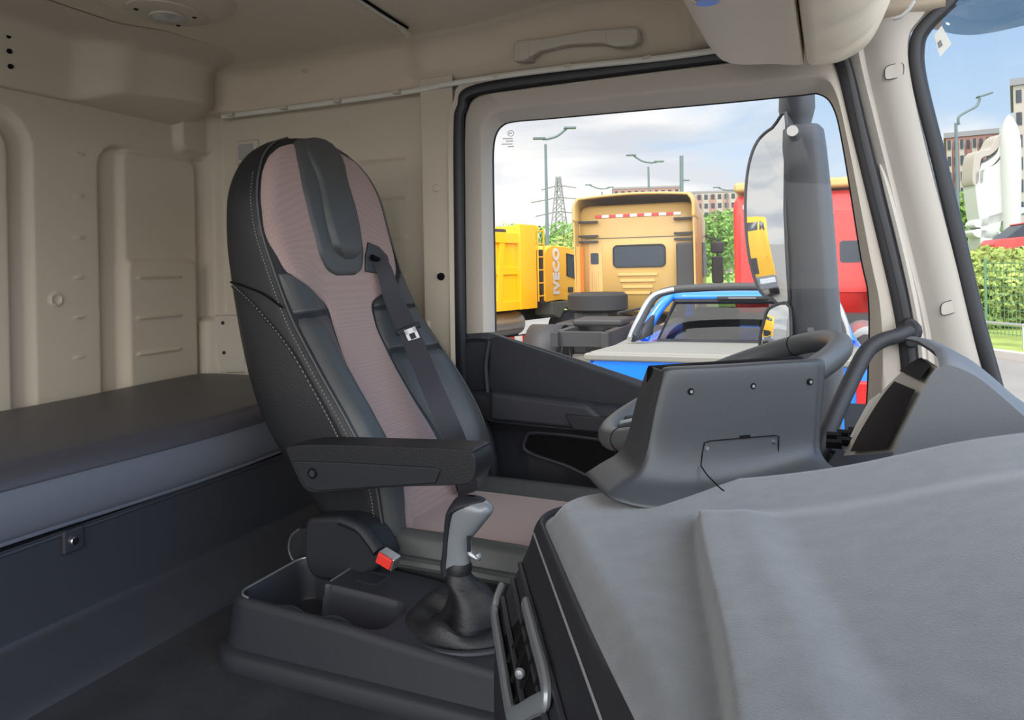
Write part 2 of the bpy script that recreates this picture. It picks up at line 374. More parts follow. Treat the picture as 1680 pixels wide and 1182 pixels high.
# dome lamp
p = P(275, 30, Z=1.43)
dl = empty('dome_lamp', (p.x, p.y, 1.47), 0, 'round beige dome light on the rear ceiling', 'ceiling light')
prof = lambda r, h, e: [Vector((p.x+r*e*math.cos(a), p.y+r*math.sin(a), h)) for a in [2*pi*k/40 for k in range(40)]]
addw('housing', MB().loft([prof(.18, 1.48, 1.0), prof(.16, 1.468, 1.0), prof(.125, 1.450, 1.0), prof(.10, 1.446, 1), prof(.05, 1.443, 1)]), M['beige'], dl)
addw('lamp_plate', MB().loft([prof(.105, 1.450, .8), prof(.103, 1.441, .8), prof(.08, 1.436, .8)]), M['beige_plast'], dl)
addw('lens', MB().lathe([(.038, 1.440), (.038, 1.431), (.030, 1.423), (.012, 1.419), (.001, 1.418)], (p.x, p.y, 0), 'z', 28), M['lens'], dl)
addw('lens_ring', MB().tube([Vector((p.x+.04*math.cos(a), p.y+.04*math.sin(a), 1.434)) for a in [2*pi*k/28 for k in range(28)]], .004, 6, closed=True), M['beige_plast'], dl)
for a in (.5, 2.2, 4.2): addw('screw_hole', MB().lathe([(.0055, 1.4345), (.0055, 1.442)], (p.x+.06*math.cos(a), p.y+.082*math.sin(a), 0), 'z', 10), M['black'], dl)
# three dark holes in header
for py, lb in ((59, 'topmost of three small dark holes in the rear header'), (84, 'middle one of three small dark holes in the rear header'), (109, 'lowest of three small dark holes in the rear header')):
    p = P(14+(py-59)*.07, py, X=XR+.041-.003*(py-59)/50)
    tag(obj('fixing_hole', MB().lathe([(.0068, -.01), (.0068, .0015)], p, 'x', 14), M['black']), lb, 'hole')
# wall lamp behind seat
p = P(407, 250, Y=YL-.002)
sw = empty('reading_lamp', p, 0, 'small square reading light with clear lens on the side wall behind the seat', 'wall light')
addw('frame', MB().box(p, (.10, .022, .085)), M['beige_plast'], sw, bevel=.008, seg=3)
addw('lens', MB().box(p+Vector((.002, -.012, .0)), (.062, .010, .052)), M['lens'], sw, bevel=.003)
addw('switch', MB().box(p+Vector((-.015, -.004, -.07)), (.07, .020, .045)), M['beige_plast'], sw, bevel=.004)
addw('rocker', MB().box(p+Vector((-.015, -.014, -.07)), (.045, .008, .03)), M['beige_plast'], sw, bevel=.002)
# lower corner trim plate by the mattress
pl = [P(352, 518, Y=1.955), P(400, 518, Y=1.955), P(400, 612, Y=1.955), P(372, 612, Y=1.955), P(357, 590, Y=1.955)]
bp_ = empty('anchor_cover', pl[0], 0, 'beige moulded corner cover with two screws at the end of the mattress', 'cover')
addw('plate', MB().prism(pl, (0, .03, 0)), M['beige_plast'], bp_, bevel=.004)
for px, py in ((366, 530), (368, 579)): addw('screw', MB().lathe([(.001, -.004), (.006, -.004), (.007, .006)], P(px, py, Y=1.955), 'y', 12), M['dark'], bp_)
pl = [P(668, 527, Y=1.94), P(702, 527, Y=1.94), P(702, 600, Y=1.94), P(668, 600, Y=1.94)]
b2 = empty('belt_anchor_plate', pl[0], 0, 'beige plate with one screw on the pillar foot right of the seat belt', 'plate')
addw('plate', MB().prism(pl, (0, .03, 0)), M['beige_plast'], b2, bevel=.003)
addw('screw', MB().lathe([(.001, -.004), (.006, -.004), (.008, .006)], P(691, 537, Y=1.94), 'y', 12), M['dark'], b2)
# grab handle above door
hy = YL-.085
top = [P(842, 70, Y=hy), P(850, 66, Y=hy), P(900, 60, Y=hy), P(960, 49, Y=hy), P(1040, 42, Y=hy), P(1048, 48, Y=hy)]
bot = [P(842, 100, Y=hy), P(858, 100, Y=hy), P(885, 83, Y=hy), P(930, 73, Y=hy), P(985, 70, Y=hy), P(1010, 76, Y=hy), P(1035, 74, Y=hy), P(1048, 64, Y=hy)]
gh = empty('ceiling_grab_handle', P(940, 75, Y=hy), 0, 'beige grab handle fixed to the ceiling edge over the door window', 'handle')
addw('grip', MB().prism(top+bot[::-1], (0, .035, 0)), M['beige_plast'], gh, bevel=.007, seg=3)
for a, b in (((850, 70), (868, 96)), ((993, 48), (1046, 66))):
    q = [P(a[0], a[1], Y=hy-.002), P(b[0], a[1]-1, Y=hy-.002), P(b[0], b[1], Y=hy-.002), P(a[0], b[1]+(2 if a[0] < 900 else 4), Y=hy-.002)]
    addw('end_cap', MB().prism(q, (0, .065, 0)), M['beige_plast'], gh, bevel=.003)
# ---------------------------------------------------------------- door
def path_px(keys, Y, n=8): return cat([P(a, b, Y=Y) for a, b in keys], n)
outer = [(764, 548), (762, 420), (761, 300), (761, 215), (765, 182), (776, 163), (797, 152), (850, 144), (1000, 124), (1200, 99), (1310, 86), (1352, 84), (1374, 112), (1400, 215), (1449, 420), (1470, 520), (1480, 590), (1486, 690), (1490, 800)]
inner = [(812, 545), (810, 420), (808, 300), (808, 248), (812, 222), (823, 206), (843, 199), (900, 194), (1000, 185), (1200, 167), (1310, 156), (1345, 154), (1368, 176), (1384, 240), (1413, 420), (1425, 480), (1427, 560), (1422, 680), (1412, 800)]
mid = [(.30*a[0]+.70*b[0], .30*a[1]+.70*b[1]) for a, b in zip(outer, inner)]
dr = empty('cab_door', P(1100, 760, Y=1.98), 0, 'driver door with beige upper frame, dark lower panel and large window', 'door')
rows = [path_px([(1.25*a[0]-.25*b[0], 1.25*a[1]-.25*b[1]) for a, b in zip(outer, inner)], 2.035), path_px(outer, 2.02), path_px(outer, 1.99), path_px([(.93*a[0]+.07*b[0], .93*a[1]+.07*b[1]) for a, b in zip(outer, inner)], 1.965), path_px([(.5*a[0]+.5*b[0], .5*a[1]+.5*b[1]) for a, b in zip(outer, inner)], 1.958), path_px([(.40*a[0]+.60*b[0], .40*a[1]+.60*b[1]) for a, b in zip(outer, inner)], 1.957), path_px([(.34*a[0]+.66*b[0], .34*a[1]+.66*b[1]) for a, b in zip(outer, inner)], 1.961), path_px(inner, 2.004), path_px(inner, 2.045)]
addw('upper_frame', MB().loft(rows, closed=False), M['door_beige'], dr, smooth=50)
gl_ = [P(a, b, Y=2.03) for a, b in inner]+[P(1300, 780, Y=2.03), P(1070, 640, Y=2.03)]
addw('window_glass', MB().add(gl_, [tuple(range(len(gl_)))]), M['glass'], dr, smooth=0)
addw('glass_seal', MB().tube(path_px([(a+ (1 if a < 1100 else 0), b) for a, b in inner], 2.022), .004, 6), M['rubber'], dr)
for k_, (a_, b_, w_) in enumerate(((837, 218, 3), (833, 227, 8), (836, 231, 6), (832, 236, 9), (838, 240, 5))):
    addw('etched_mark', MB().prism([P(a_-w_, b_, Y=2.024), P(a_+w_, b_-.5, Y=2.024), P(a_+w_, b_+1.2, Y=2.024), P(a_-w_, b_+1.7, Y=2.024)], (0, .0006, 0)), M['alu'], dr, smooth=0)
addw('etched_ring', MB().tube([P(838+5*math.cos(t), 219+4.5*math.sin(t), Y=2.024) for t in [2*pi*k/20 for k in range(20)]], .0009, 5, closed=True), M['alu'], dr)
# lower panel rows, from left px to right px
def prow(k, Y): return cat([P(a, b, Y=Y) for a, b in k], 8)
kx = [764, 800, 880, 960, 1070, 1200, 1420, 1500]
def rowk(ys): return list(zip(kx, ys))
sill = [545, 545, 568, 593, 630, 672, 745, 770]
r0 = prow(rowk(sill), 2.045); 
R_ = [r0, prow(rowk([s+1 for s in sill]), 1.985), prow(rowk([s+12 for s in sill]), 1.962), prow(rowk([s+18 for s in sill]), 1.972),
      prow(rowk([642, 640, 648, 655, 668, 720, 775, 800]), 1.968), prow(rowk([646, 648, 657, 666, 682, 735, 785, 810]), 1.925), prow(rowk([650, 655, 668, 680, 697, 745, 790, 815]), 1.905),
      prow(rowk([672, 690, 700, 708, 722, 770, 810, 830]), 1.905), prow(rowk([678, 698, 710, 716, 730, 780, 820, 840]), 1.935), prow(rowk([700, 712, 720, 728, 742, 790, 830, 850]), 1.955),
      prow(rowk([800]*8), 1.955), prow(rowk([900, 900, 900, 900, 900, 900, 900, 900]), 1.94), prow(rowk([1100]*8), 1.94)]
addw('lower_panel', MB().loft(R_, closed=False), M['dark2'], dr, smooth=40)
# inset panel and pocket outline
ins = [P(804, 556, Y=1.955), P(815, 551, Y=1.955), P(1075, 642, Y=1.955), P(1110, 672, Y=1.955), P(960, 662, Y=1.955), P(870, 652, Y=1.955), P(806, 646, Y=1.955), P(799, 630, Y=1.955)]
addw('inset_panel', MB().prism(ins, (0, .02, 0)), M['dark'], dr, bevel=.006, seg=3)
addw('arm_rest', MB().prism([P(803, 645, Y=1.88), P(960, 665, Y=1.88), P(985, 686, Y=1.88), P(1060, 690, Y=1.88), P(1060, 712, Y=1.88), P(950, 706, Y=1.88), P(802, 690, Y=1.88)], (0, .06, 0)), M['dark2'], dr, bevel=.012, seg=4)
addw('pull_pocket', MB().prism([P(925, 680, Y=1.872), P(1010, 688, Y=1.872), P(1010, 712, Y=1.872), P(940, 706, Y=1.872)], (0, .03, 0)), M['dark'], dr, bevel=.004)
pk = [(862, 722), (882, 710), (1000, 724), (1050, 735), (1050, 775), (990, 790), (930, 765), (866, 742)]
addw('pocket_rim', MB().tube(cat([P(a, b, Y=1.935) for a, b in pk], 4, True), .006, 8, closed=True), M['dark2'], dr)
addw('pocket', MB().prism([P(a, b, Y=1.938) for a, b in pk], (0, .02, 0)), M['black'], dr)
edge = [(803, 560), (797, 600), (800, 645), (803, 700), (812, 760), (815, 830)]
addw('edge_strip', MB().tube(path_px(edge, 1.952), .007, 8), M['dark2'], dr)
# door seal (belongs to the body)
sk = [(757, 1000), (757, 700), (755, 560), (753, 400), (752, 220), (757, 178), (785, 146), (1000, 115), (1170, 93), (1320, 76), (1365, 74), (1384, 108), (1410, 215), (1460, 420), (1482, 520), (1492, 600), (1498, 700), (1500, 850)]
tag(obj('door_seal', MB().tube(cat([P(a, b, Y=1.965) for a, b in sk], 8), .0135, 8, 1.4), M['rubber']), 'black rubber weather seal framing the driver door opening', 'seal')
jk = [(-16, 0)]*5+[(-14, -10), (-8, -16), (0, -12), (0, -10), (0, -10), (2, -8), (4, -2)]+[(0, 0)]*6
tag(obj('trim_2', MB().loft([cat([P(a+dx, b+dy, Y=1.948) for (a, b), (dx, dy) in zip(sk, jk)], 8), cat([P(a+dx*.3, b+dy*.3, Y=1.958) for (a, b), (dx, dy) in zip(sk, jk)], 8), cat([P(a, b, Y=2.05) for a, b in sk], 8)], closed=False), M['beige'], smooth=50), kind='structure')
# A pillar
lf = [(1350, -70), (1372, 40), (1388, 103), (1418, 215), (1468, 420), (1492, 520), (1500, 600), (1503, 800)]
rg = [(1600, -70), (1520, 22), (1492, 75), (1515, 215), (1568, 420), (1592, 520), (1612, 600), (1665, 800)]
def lerpk(t): return [((1-t)*a[0]+t*b[0], (1-t)*a[1]+t*b[1]) for a, b in zip(lf, rg)]
rows = [path_px(lerpk(0), 2.02), path_px(lerpk(.02), 1.985), path_px(lerpk(.10), 1.975), path_px(lerpk(.22), 1.965), path_px(lerpk(.30), 1.975), path_px(lerpk(.5), 1.955), path_px(lerpk(.8), 1.945), path_px(lerpk(.97), 1.95), path_px(lerpk(1.0), 1.975)]
ap = empty('pillar_trim', P(1560, 640, Y=1.96), 0, 'beige trim covering the pillar between door and windscreen', 'pillar trim')
addw('cover', MB().loft(rows, closed=False), M['pillar'], ap, smooth=50)
st = [(1443, 270), (1455, 310), (1478, 400), (1500, 500), (1512, 580), (1514, 640)]
addw('ridge', MB().tube(cat([P(a, b, Y=1.972) for a, b in st], 6), lambda t: .003+.010*math.sin(min(1, t*3)*pi/2), 8, .8), M['pillar'], ap)
def cap_outline(cx, cy, w_, h_, sk_, Y):
    out = []
    for k in range(28):
        a = 2*pi*k/28; c, s = math.cos(a), math.sin(a)
        x = w_*math.copysign(abs(c)**.55, c); y = h_*math.copysign(abs(s)**.55, s)
        out.append(P(cx+x, cy+y-x*sk_, Y=Y))
    return out
for cx, cy, w_, h_, nm in ((1467, 117, 16, 12, 'screw_cap'), (1557, 505, 13.5, 11, 'screw_cap')):
    addw(nm, MB().tube(cap_outline(cx, cy, w_, h_,   .25, 1.947), .0008, 6, closed=True), M['dark'], ap)
    addw('cap_face', MB().prism(cap_outline(cx, cy, w_*.93, h_*.93, .25, 1.9465), (0, .01, 0)), M['pillar'], ap)
# windscreen seal + glass
wk = [(1640, -90), (1590, -40), (1555, 5), (1515, 45), (1502, 75), (1506, 130), (1538, 260), (1577, 420), (1600, 520), (1622, 600), (1645, 680), (1690, 820)]
tag(obj('windscreen_seal', MB().tube(cat([P(a, b, Y=1.952) for a, b in wk], 8), .0088, 8, 1.6), M['rubber']), 'black rubber seal along the windscreen edge on the pillar', 'seal')
tag(obj('windscreen_gasket', MB().tube(cat([P(a+11, b+2, Y=1.965) for a, b in wk[2:]], 8), .006, 8), M['dark2']), 'thin dark grey gasket lying inside the windscreen seal', 'seal')
wl_ = [P(a, b, Y=1.975) for a, b in wk]; gx = [cat(wl_, 4)]
for s in (.1, .25, .5, 1.0): gx.append([p+Vector((.05+.42*math.sin(s*1.3), -2.2*s, 0)) if s > 0 else p for p in gx[0]])
g = obj('window_1', MB().loft(gx, closed=False), M['wglass'], smooth=80); tag(g, kind='structure')
# exterior sun visor above the windscreen
vr = [P(1470, 30, Y=2.14), P(1540, 50, Y=2.12), P(1600, 57, Y=2.08), P(1680, 42, Y=2.02), P(1760, 20, Y=1.95), P(1900, -30, Y=1.8)]
vtop = [p+Vector((-.10, -.02, .30)) for p in vr]
tag(obj('sun_visor_outside', MB().loft([cat(vr, 6), cat(vtop, 6)], closed=False), M['visor'], solid=.006), 'smoky blue translucent outside sun visor over the windscreen', 'sun visor')
# sticker on the glass
sp = [P(1532, 58, Y=1.96), P(1545, 42, Y=1.96), P(1561, 72, Y=1.96), P(1542, 94, Y=1.96)]
tg = empty('paper_tag', sp[0], 0, 'small pale paper tag stuck in the top corner of the windscreen', 'sticker')
addw('paper', MB().prism(sp, (0, .001, 0)), M['paper'], tg, smooth=0)
addw('print', MB().prism([P(a, b, Y=1.959) for a, b in ((1538, 70), (1543, 65), (1547, 74), (1541, 79))], (0, .0005, 0)), M['grey'], tg, smooth=0)
# ---------------------------------------------------------------- overhead console
oc = empty('overhead_console', (-.2, 1.4, 1.24), 0, 'large beige overhead storage console above the windscreen seen from below', 'overhead console')
def ohrow(y, s=0):
    e = s
    return [Vector((-.262+e, y, 1.62)), Vector((-.262+e, y, 1.40)), Vector((-.256+e, y, 1.28+e*.3)), Vector((-.235+e, y, 1.235+e*.3)), Vector((-.20+e, y, 1.222+e*.3)), Vector((-.12, y, 1.215+e*.3)), Vector((-.060, y, 1.205+e*.3)), Vector((-.050, y, 1.215+e*.3)), Vector((-.049, y, 1.25+e*.3)), Vector((-.049, y, 1.62))]
rw = [cat(ohrow(y, s), 4) for y, s in ((-.5, 0), (.6, 0), (1.4, 0), (1.70, 0), (1.78, .004), (1.82, .015), (1.845, .04), (1.86, .08))]
addw('storage_box', MB().loft(rw, closed=False), M['fabric_beige'], oc, smooth=50)
def ohrow2(y, s=0):
    dz = .006*math.sin(y*37)+.005*math.sin(y*61+1)+.003*math.sin(y*113)
    return [Vector((-.045+s, y, 1.50)), Vector((-.048+s, y, 1.27)), Vector((-.040+s, y, 1.202+s*.8)), Vector((-.01+s, y, 1.198+s*.8+dz*.3)), Vector((.04, y, 1.214+s*.8+dz)), Vector((.085, y, 1.245+s*.6+dz)), Vector((.12, y, 1.30+s*.3)), Vector((.135, y, 1.36)), Vector((.14, y, 1.50))]
rw = [cat(ohrow2(-.5+2.28*i/60), 4) for i in range(61)]+[cat(ohrow2(1.82, .012), 4), cat(ohrow2(1.85, .04), 4), cat(ohrow2(1.865, .08), 4)]
addw('front_shade', MB().loft(rw, closed=False), M['fabric_beige'], oc, smooth=60)
p = P(1160, -3, Z=1.222)
addw('spot_lens', MB().lathe([(.001, -.008), (.02, -.008), (.028, -.002), (.03, .01)], p, 'z', 20), M['lens'], oc)
fk = [(1488, 0), (1475, 28), (1452, 34), (1480, 36), (1500, 8)]
addw('shade_bracket', MB().tube([P(a, b, Y=1.80) for a, b in ((1500, 2), (1492, 15), (1478, 28), (1466, 32))], .004, 6), M['metal'], oc)
# ================================================================ bunk
XF = -1.385
bk = empty('bunk', (-1.72, 1.0, 0), 0, 'dark grey vinyl mattress on a black locker base across the rear of the cab', 'bunk')
def matt(y):
    z1 = .408-.004*math.sin(y*6)
    return [(XR+.052, .35), (XR+.056, z1-.012), (XR+.08, z1), (-1.75, z1+.002), (-1.47, z1-.006), (-1.425, z1-.016), (-1.402, z1-.030), (XF-.008, z1-.048), (XF-.002, z1-.09), (XF-.006, z1-.125), (XF-.020, z1-.146), (XF-.06, z1-.153), (-1.9, z1-.153)]
rowsT, rowsF = [], []
for i in range(41):
    y = -.45+2.40*i/40; s = matt(y)
    e = .02*ss(1.88, 1.95, y)
    rowsT.append(cat([Vector((a, y, b-e)) for a, b in s[:8]], 4)); rowsF.append(cat([Vector((a, y, b)) for a, b in s[7:]], 4))
addw('mattress_top', MB().loft(rowsT, closed=False), M['mattress'], bk, smooth=60)
addw('mattress_side', MB().loft(rowsF, closed=False), M['mattress_lit'], bk, smooth=60)
addw('seam_piping', MB().tube([r[-1]+Vector((.001, 0, 0)) for r in rowsT], .0018, 6), M['mattress'], bk)
# curled rear edge of mattress
def lock(y):
    return [(XF-.05, .205), (XF-.03, .188), (XF-.02, .180), (XF-.018, .05), (XF-.012, -.0), (XF+.01, -.035), (XF+.08, -.07), (XF+.15, -.11), (XF+.175, -.16), (XF+.18, -.35)]
def lock(y):
    return [(XF-.06, .250), (XF-.022, .246), (XF-.018, .238), (XF-.016, .10), (XF-.012, .072), (XF+.012, .055), (XF+.06, .030), (XF+.105, .010), (XF+.125, -.012)]
rows = [cat([Vector((a, -.45+2.4*i/30, b)) for a, b in lock(0)], 5) for i in range(31)]
addw('locker_front', MB().loft(rows, closed=False), M['locker'], bk, smooth=50)
addw('locker_lip', MB().tube([Vector((XF-.018, -.45, .243)), Vector((XF-.018, 1.9, .243))], .004, 8), M['locker'], bk)
p = P(119, 886, X=XF-.014)
addw('latch_plate', MB().box(p, (.012, .045, .048)), M['dark2'], bk, bevel=.005)
addw('latch', MB().lathe([(.001, .009), (.007, .009), (.009, .006), (.009, -.002)], p+Vector((.004, -.003, 0)), 'x', 14), M['chrome'], bk)

# ================================================================ seat
seat = empty('driver_seat', (-.85, 1.58, -.32), 0, 'black leather driver seat with mauve perforated centre and integral belt', 'seat')
YC = 1.585
hw = ip([.10, .2, .32, .45, .6, .75, .88, .95, 1.0, 1.04, 1.07, 1.09, 1.102, 1.108], [.235, .25, .265, .27, .262, .252, .250, .240, .220, .192, .155, .115, .070, .012])
Xf = ip([.08, .2, .32, .42, .54, .65, .75, .84, 1.02, 1.11], [-.87, -.885, -.90, -.955, -1.04, -1.115, -1.165, -1.20, -1.24, -1.268])
Xc = ip([.08, .2, .32, .42, .54, .65, .75, .84, 1.02, 1.11], [-.90, -.93, -.975, -1.035, -1.105, -1.155, -1.18, -1.20, -1.24, -1.268])
Xb = ip([.08, .19, .4, .64, .84, 1.0, 1.06, 1.11], [-1.02, -1.07, -1.216, -1.305, -1.34, -1.335, -1.32, -1.285])
def SX(a, z, off=0):             # front skin of the backrest at lateral fraction a
    aa = abs(a)
    b = ss(.36, .80, aa)
    e = .030*ss(.86, 1.0, aa)**1.5
    x = Xc(z)+(Xf(z)-Xc(z))*b - e*(.6 if a < 0 else .25) + .012*(1-aa*aa)*ss(.70, .84, z)
    return Vector((x+off, YC+a*hw(z)*(1+(.10*ss(.55, .9, z) if a > 0 else 0)), z+off*.3))
def body_loop(z):
    L = [SX(-1+2*i/28, z) for i in range(29)]
    xf, xb, h = Xf(z)-.021, Xb(z), hw(z)
    for t in (.15, .4, .65, .85): L.append(Vector((xf+(xb-xf)*t, YC+h*(1+.03*math.sin(t*pi)), z)))
    for a in (.93, .75, .4, 0, -.4, -.75, -.93): L.append(Vector((xb-.02*(1-a*a), YC+h*a, z)))
    for t in (.85, .65, .4, .15): L.append(Vector((xf+(xb-xf)*t, YC-h*(1+.03*math.sin(t*pi)), z)))
    return L
zs = [.08+.92*i/50 for i in range(51)]+[1.0+.108*math.sin(pi/2*i/16) for i in range(1, 17)]
addw('backrest', MB().loft([body_loop(z) for z in zs]), M['leather'], seat, smooth=60)
def patch(z0, z1, al, ar, off, nz=70, na=24, edge=.08, th=.02):
    def fn(u, v):
        z = z0+(z1-z0)*u; a0, a1 = al(z), ar(z); a = a0+(a1-a0)*v
        k = min(ss(0, edge, v), ss(0, edge, 1-v), ss(0, edge*.6, u), ss(0, edge*.6, 1-u))
        return SX(a, z, -.004+(off+.004)*math.sqrt(max(k, 0)))
    return MB().grid(fn, nz, na)
pa0 = ip([.10, .2, .3, .42, .54, .62, .675, .71, .75, .80, .9, .97, 1.02, 1.05, 1.075, 1.09], [-.80, -.74, -.62, -.46, -.40, -.36, -.40, -.62, -.90, -.98, -1, -1, -.99, -.96, -.85, -.6])
pa1 = ip([.10, .2, .3, .42, .54, .62, .67, .70, .75, .80, .9, .97, 1.02, 1.05, 1.075, 1.09], [.52, .48, .42, .34, .32, .33, .42, .66, .90, .98, 1, 1, .99, .96, .85, .6])
addw('centre_panel', patch(.10, 1.09, pa0, pa1, .006, 120, 30, .05), M['pink'], seat, smooth=60)
ha0 = ip([.735, .75, .78, .85, .95, 1.05, 1.103], [-.10, -.27, -.38, -.44, -.50, -.62, -.8]); ha1 = ip([.735, .75, .78, .85, .95, 1.05, 1.103], [.10, .24, .32, .34, .34, .42, .6])
addw('headrest_insert', patch(.735, 1.1035, ha0, ha1, .013, 60, 20, .06), M['leather_g'], seat, smooth=60)
hb0 = ip([.78, .80, .84, .9, 1.0, 1.102], [.0, -.16, -.22, -.24, -.28, -.58]); hb1 = ip([.78, .80, .84, .9, 1.0, 1.102], [.12, .23, .28, .30, .31, .57])
def padfn(u, v):
    z = .778+(1.1045-.778)*u; a = hb0(z)+(hb1(z)-hb0(z))*v
    k = min(ss(0, .10, v), ss(0, .12, 1-v), ss(0, .10, u))
    return SX(a, z, .010+.018*math.sqrt(max(k, 0))*(1-.75*u*u))
addw('headrest_pad', MB().grid(padfn, 50, 24), M['leather_g'], seat, smooth=60)
# shoulder and bolster panels in greyer leather
bl0 = lambda z: -.985; bl1 = lambda z: pa0(z)-.02
addw('near_bolster', patch(.12, .652, bl0, bl1, .009, 80, 16, .10), M['leather_g'], seat, smooth=60)
addw('near_bolster_top', patch(.656, .752, bl0, lambda z: max(bl1(z), -.96), .009, 30, 16, .10), M['leather_g'], seat, smooth=60)
addw('far_bolster', patch(.12, .532, lambda z: pa1(z)+.02, lambda z: .985, .009, 60, 16, .10), M['leather_g'], seat, smooth=60)
addw('far_bolster_middle', patch(.536, .648, lambda z: pa1(z)+.02, lambda z: .985, .009, 30, 16, .10), M['leather_g'], seat, smooth=60)
addw('far_bolster_top', patch(.652, .745, lambda z: pa1(z)+.02, lambda z: max(.985, pa1(z)+.03), .009, 30, 16, .12), M['leather_g'], seat, smooth=60)
# piping along the front edge and seams on the side
def side_pt(px, py, push=.004):
    z = .6; 
    for _ in range(6):
        p = P(px, py, Y=YC-hw(z)*1.03-push); z = p.z
    return p
pip = [SX(-1, .16+.94*i/60, .003)+Vector((0, -.002, 0)) for i in range(61)]
addw('piping', MB().tube(pip, .0028, 6), M['leather_g'], seat)
addw('piping', MB().tube([SX(1, .16+.94*i/60, .003) for i in range(61)], .0028, 6), M['leather_g'], seat)
def stitches(pts, name='stitching'):
    pts = cat(pts, 16); mb = MB()
    for i in range(0, len(pts)-1, 2):
        d = pts[i+1]-pts[i]; mb.tube([pts[i]+d*.1, pts[i]+d*.95], .0011, 5)
    return addw(name, mb, M['thread'], seat)
sl = [side_pt(*k) for k in ((380, 470), (405, 492), (440, 530), (475, 575), (510, 635), (540, 690), (560, 730))]
addw('side_seam', MB().tube(cat(sl, 6), .0022, 6), M['leather'], seat); stitches([p+Vector((0, -.003, .006)) for p in sl])
s2 = [side_pt(*k) for k in ((378, 463), (400, 470), (430, 482), (463, 505))]
addw('side_seam', MB().tube(cat(s2, 6), .0022, 6), M['black'], seat)
stitches([SX(-1, .16+.84*i/14, -.006)+Vector((-.006, -.006, 0)) for i in range(15)])
# cushion
def cush(u, v):
    x = -.94+u*.56; a = -1+2*v; y = YC+a*.245
    z = .158+.004*math.sin(u*3)-.010*u
    z += .028*ss(.62, .86, abs(a))-(.055*ss(.9, 1, abs(a))**2)-.02*ss(0.85, 1, u)**2
    return Vector((x+.02*u*(1-a*a), y, z))
cm = MB().grid(cush, 40, 40)
addw('cushion', cm, M['leather_g'], seat, smooth=60)
def cush2(u, v):
    p = cush(.0+u*.88, .17+v*.66); k = min(ss(0, .05, v), ss(0, .05, 1-v), ss(0, .06, 1-u)); return p+Vector((0, 0, -.003+.010*math.sqrt(k)))
addw('cushion_centre', MB().grid(cush2, 40, 30), M['pink'], seat, smooth=60)
def skirt(y0, x0, x1):
    return None
sk = MB()
per = []
for i in range(21): per.append(cush(i/20, 0))
for i in range(1, 21): per.append(cush(1, i/20))
for i in range(1, 21): per.append(cush(1-i/20, 1))
for i in range(1, 20): per.append(cush(0, 1-i/20))
cen = Vector((-.66, YC, 0))
def sh(z, k): return [Vector((cen.x+(p.x-cen.x)*k, cen.y+(p.y-cen.y)*k, (p.z if z is None else z))) for p in per]
sk.loft([sh(None, 1), [q+Vector((0, 0, -.03)) for q in sh(None, 1.02)], [q+Vector((0, 0, -.055)) for q in sh(None, 1.02)], sh(.06, .99), sh(-.02, .95), sh(-.26, .8)])
addw('seat_base', sk, M['leather'], seat, smooth=60)
addw('seat_plinth', MB().bx(-.95, -.45, YC-.19, YC+.19, -.318, -.15), M['dark'], seat, bevel=.01)
rl = [cush(i/20, .004)+Vector((0, -.006, -.004)) for i in range(21)]
addw('edge_roll', MB().tube(rl, .014, 10), M['leather_g'], seat)
# side recliner cover with buckle
yb = 1.335
pc = [(500, 860), (520, 850), (570, 850), (596, 862), (622, 900), (628, 925), (600, 945), (560, 955), (515, 950), (498, 915)]
addw('recliner_cover', MB().prism([P(a, b, Y=yb-.055) for a, b in cat([Vector((*k, 0)) for k in pc], 4, True) for a, b in [(a, b)]] if False else [P(k.x, k.y, Y=yb-.055) for k in cat([Vector((*k, 0)) for k in pc], 4, True)], (0, .07, 0)), M['dark'], seat, bevel=.012, seg=4)
bo = [P(562, 853, Y=yb-.055), P(592, 866, Y=yb-.058), P(612, 890, Y=yb-.062), P(622, 905, Y=yb-.066)]
addw('buckle_stalk', MB().tube(cat(bo, 5), .016, 12, .8), M['dark'], seat)
bc = P(637, 918, Y=yb-.072); dirb = (P(655, 925, Y=yb-.072)-P(622, 905, Y=yb-.072)).normalized()
qx = dirb; qz = Vector((0, 1, 0)).cross(qx).normalized(); RB = Matrix((qx, Vector((0, 1, 0)), qz)).transposed()
addw('buckle', MB().box(bc, (.040, .028, .028), RB), M['alu'], seat, bevel=.003)
bs = addw('buckle_button', MB().box(bc+qz*(-.002)+Vector((0, -.006, 0))+qx*.0, (.035, .026, .022), RB), M['red'], seat, bevel=.002)
addw('buckle_slot', MB().box(bc+qz*.010+Vector((0, -.012, 0))+qx*.004, (.026, .012, .007), RB), M['black'], seat)
# gathered leather skirt behind the recliner
gs = [P(492, 868, Y=1.31), P(478, 880, Y=1.31), P(474, 900, Y=1.31), P(480, 918, Y=1.31), P(495, 930, Y=1.31)]
addw('skirt', MB().prism(cat(gs, 4)+[P(530, 930, Y=1.31), P(520, 868, Y=1.31)], (0, .10, 0)), M['leather'], seat, bevel=.01, seg=3)
addw('skirt_piping', MB().tube(cat(gs, 5), .003, 6), M['leather_g'], seat)
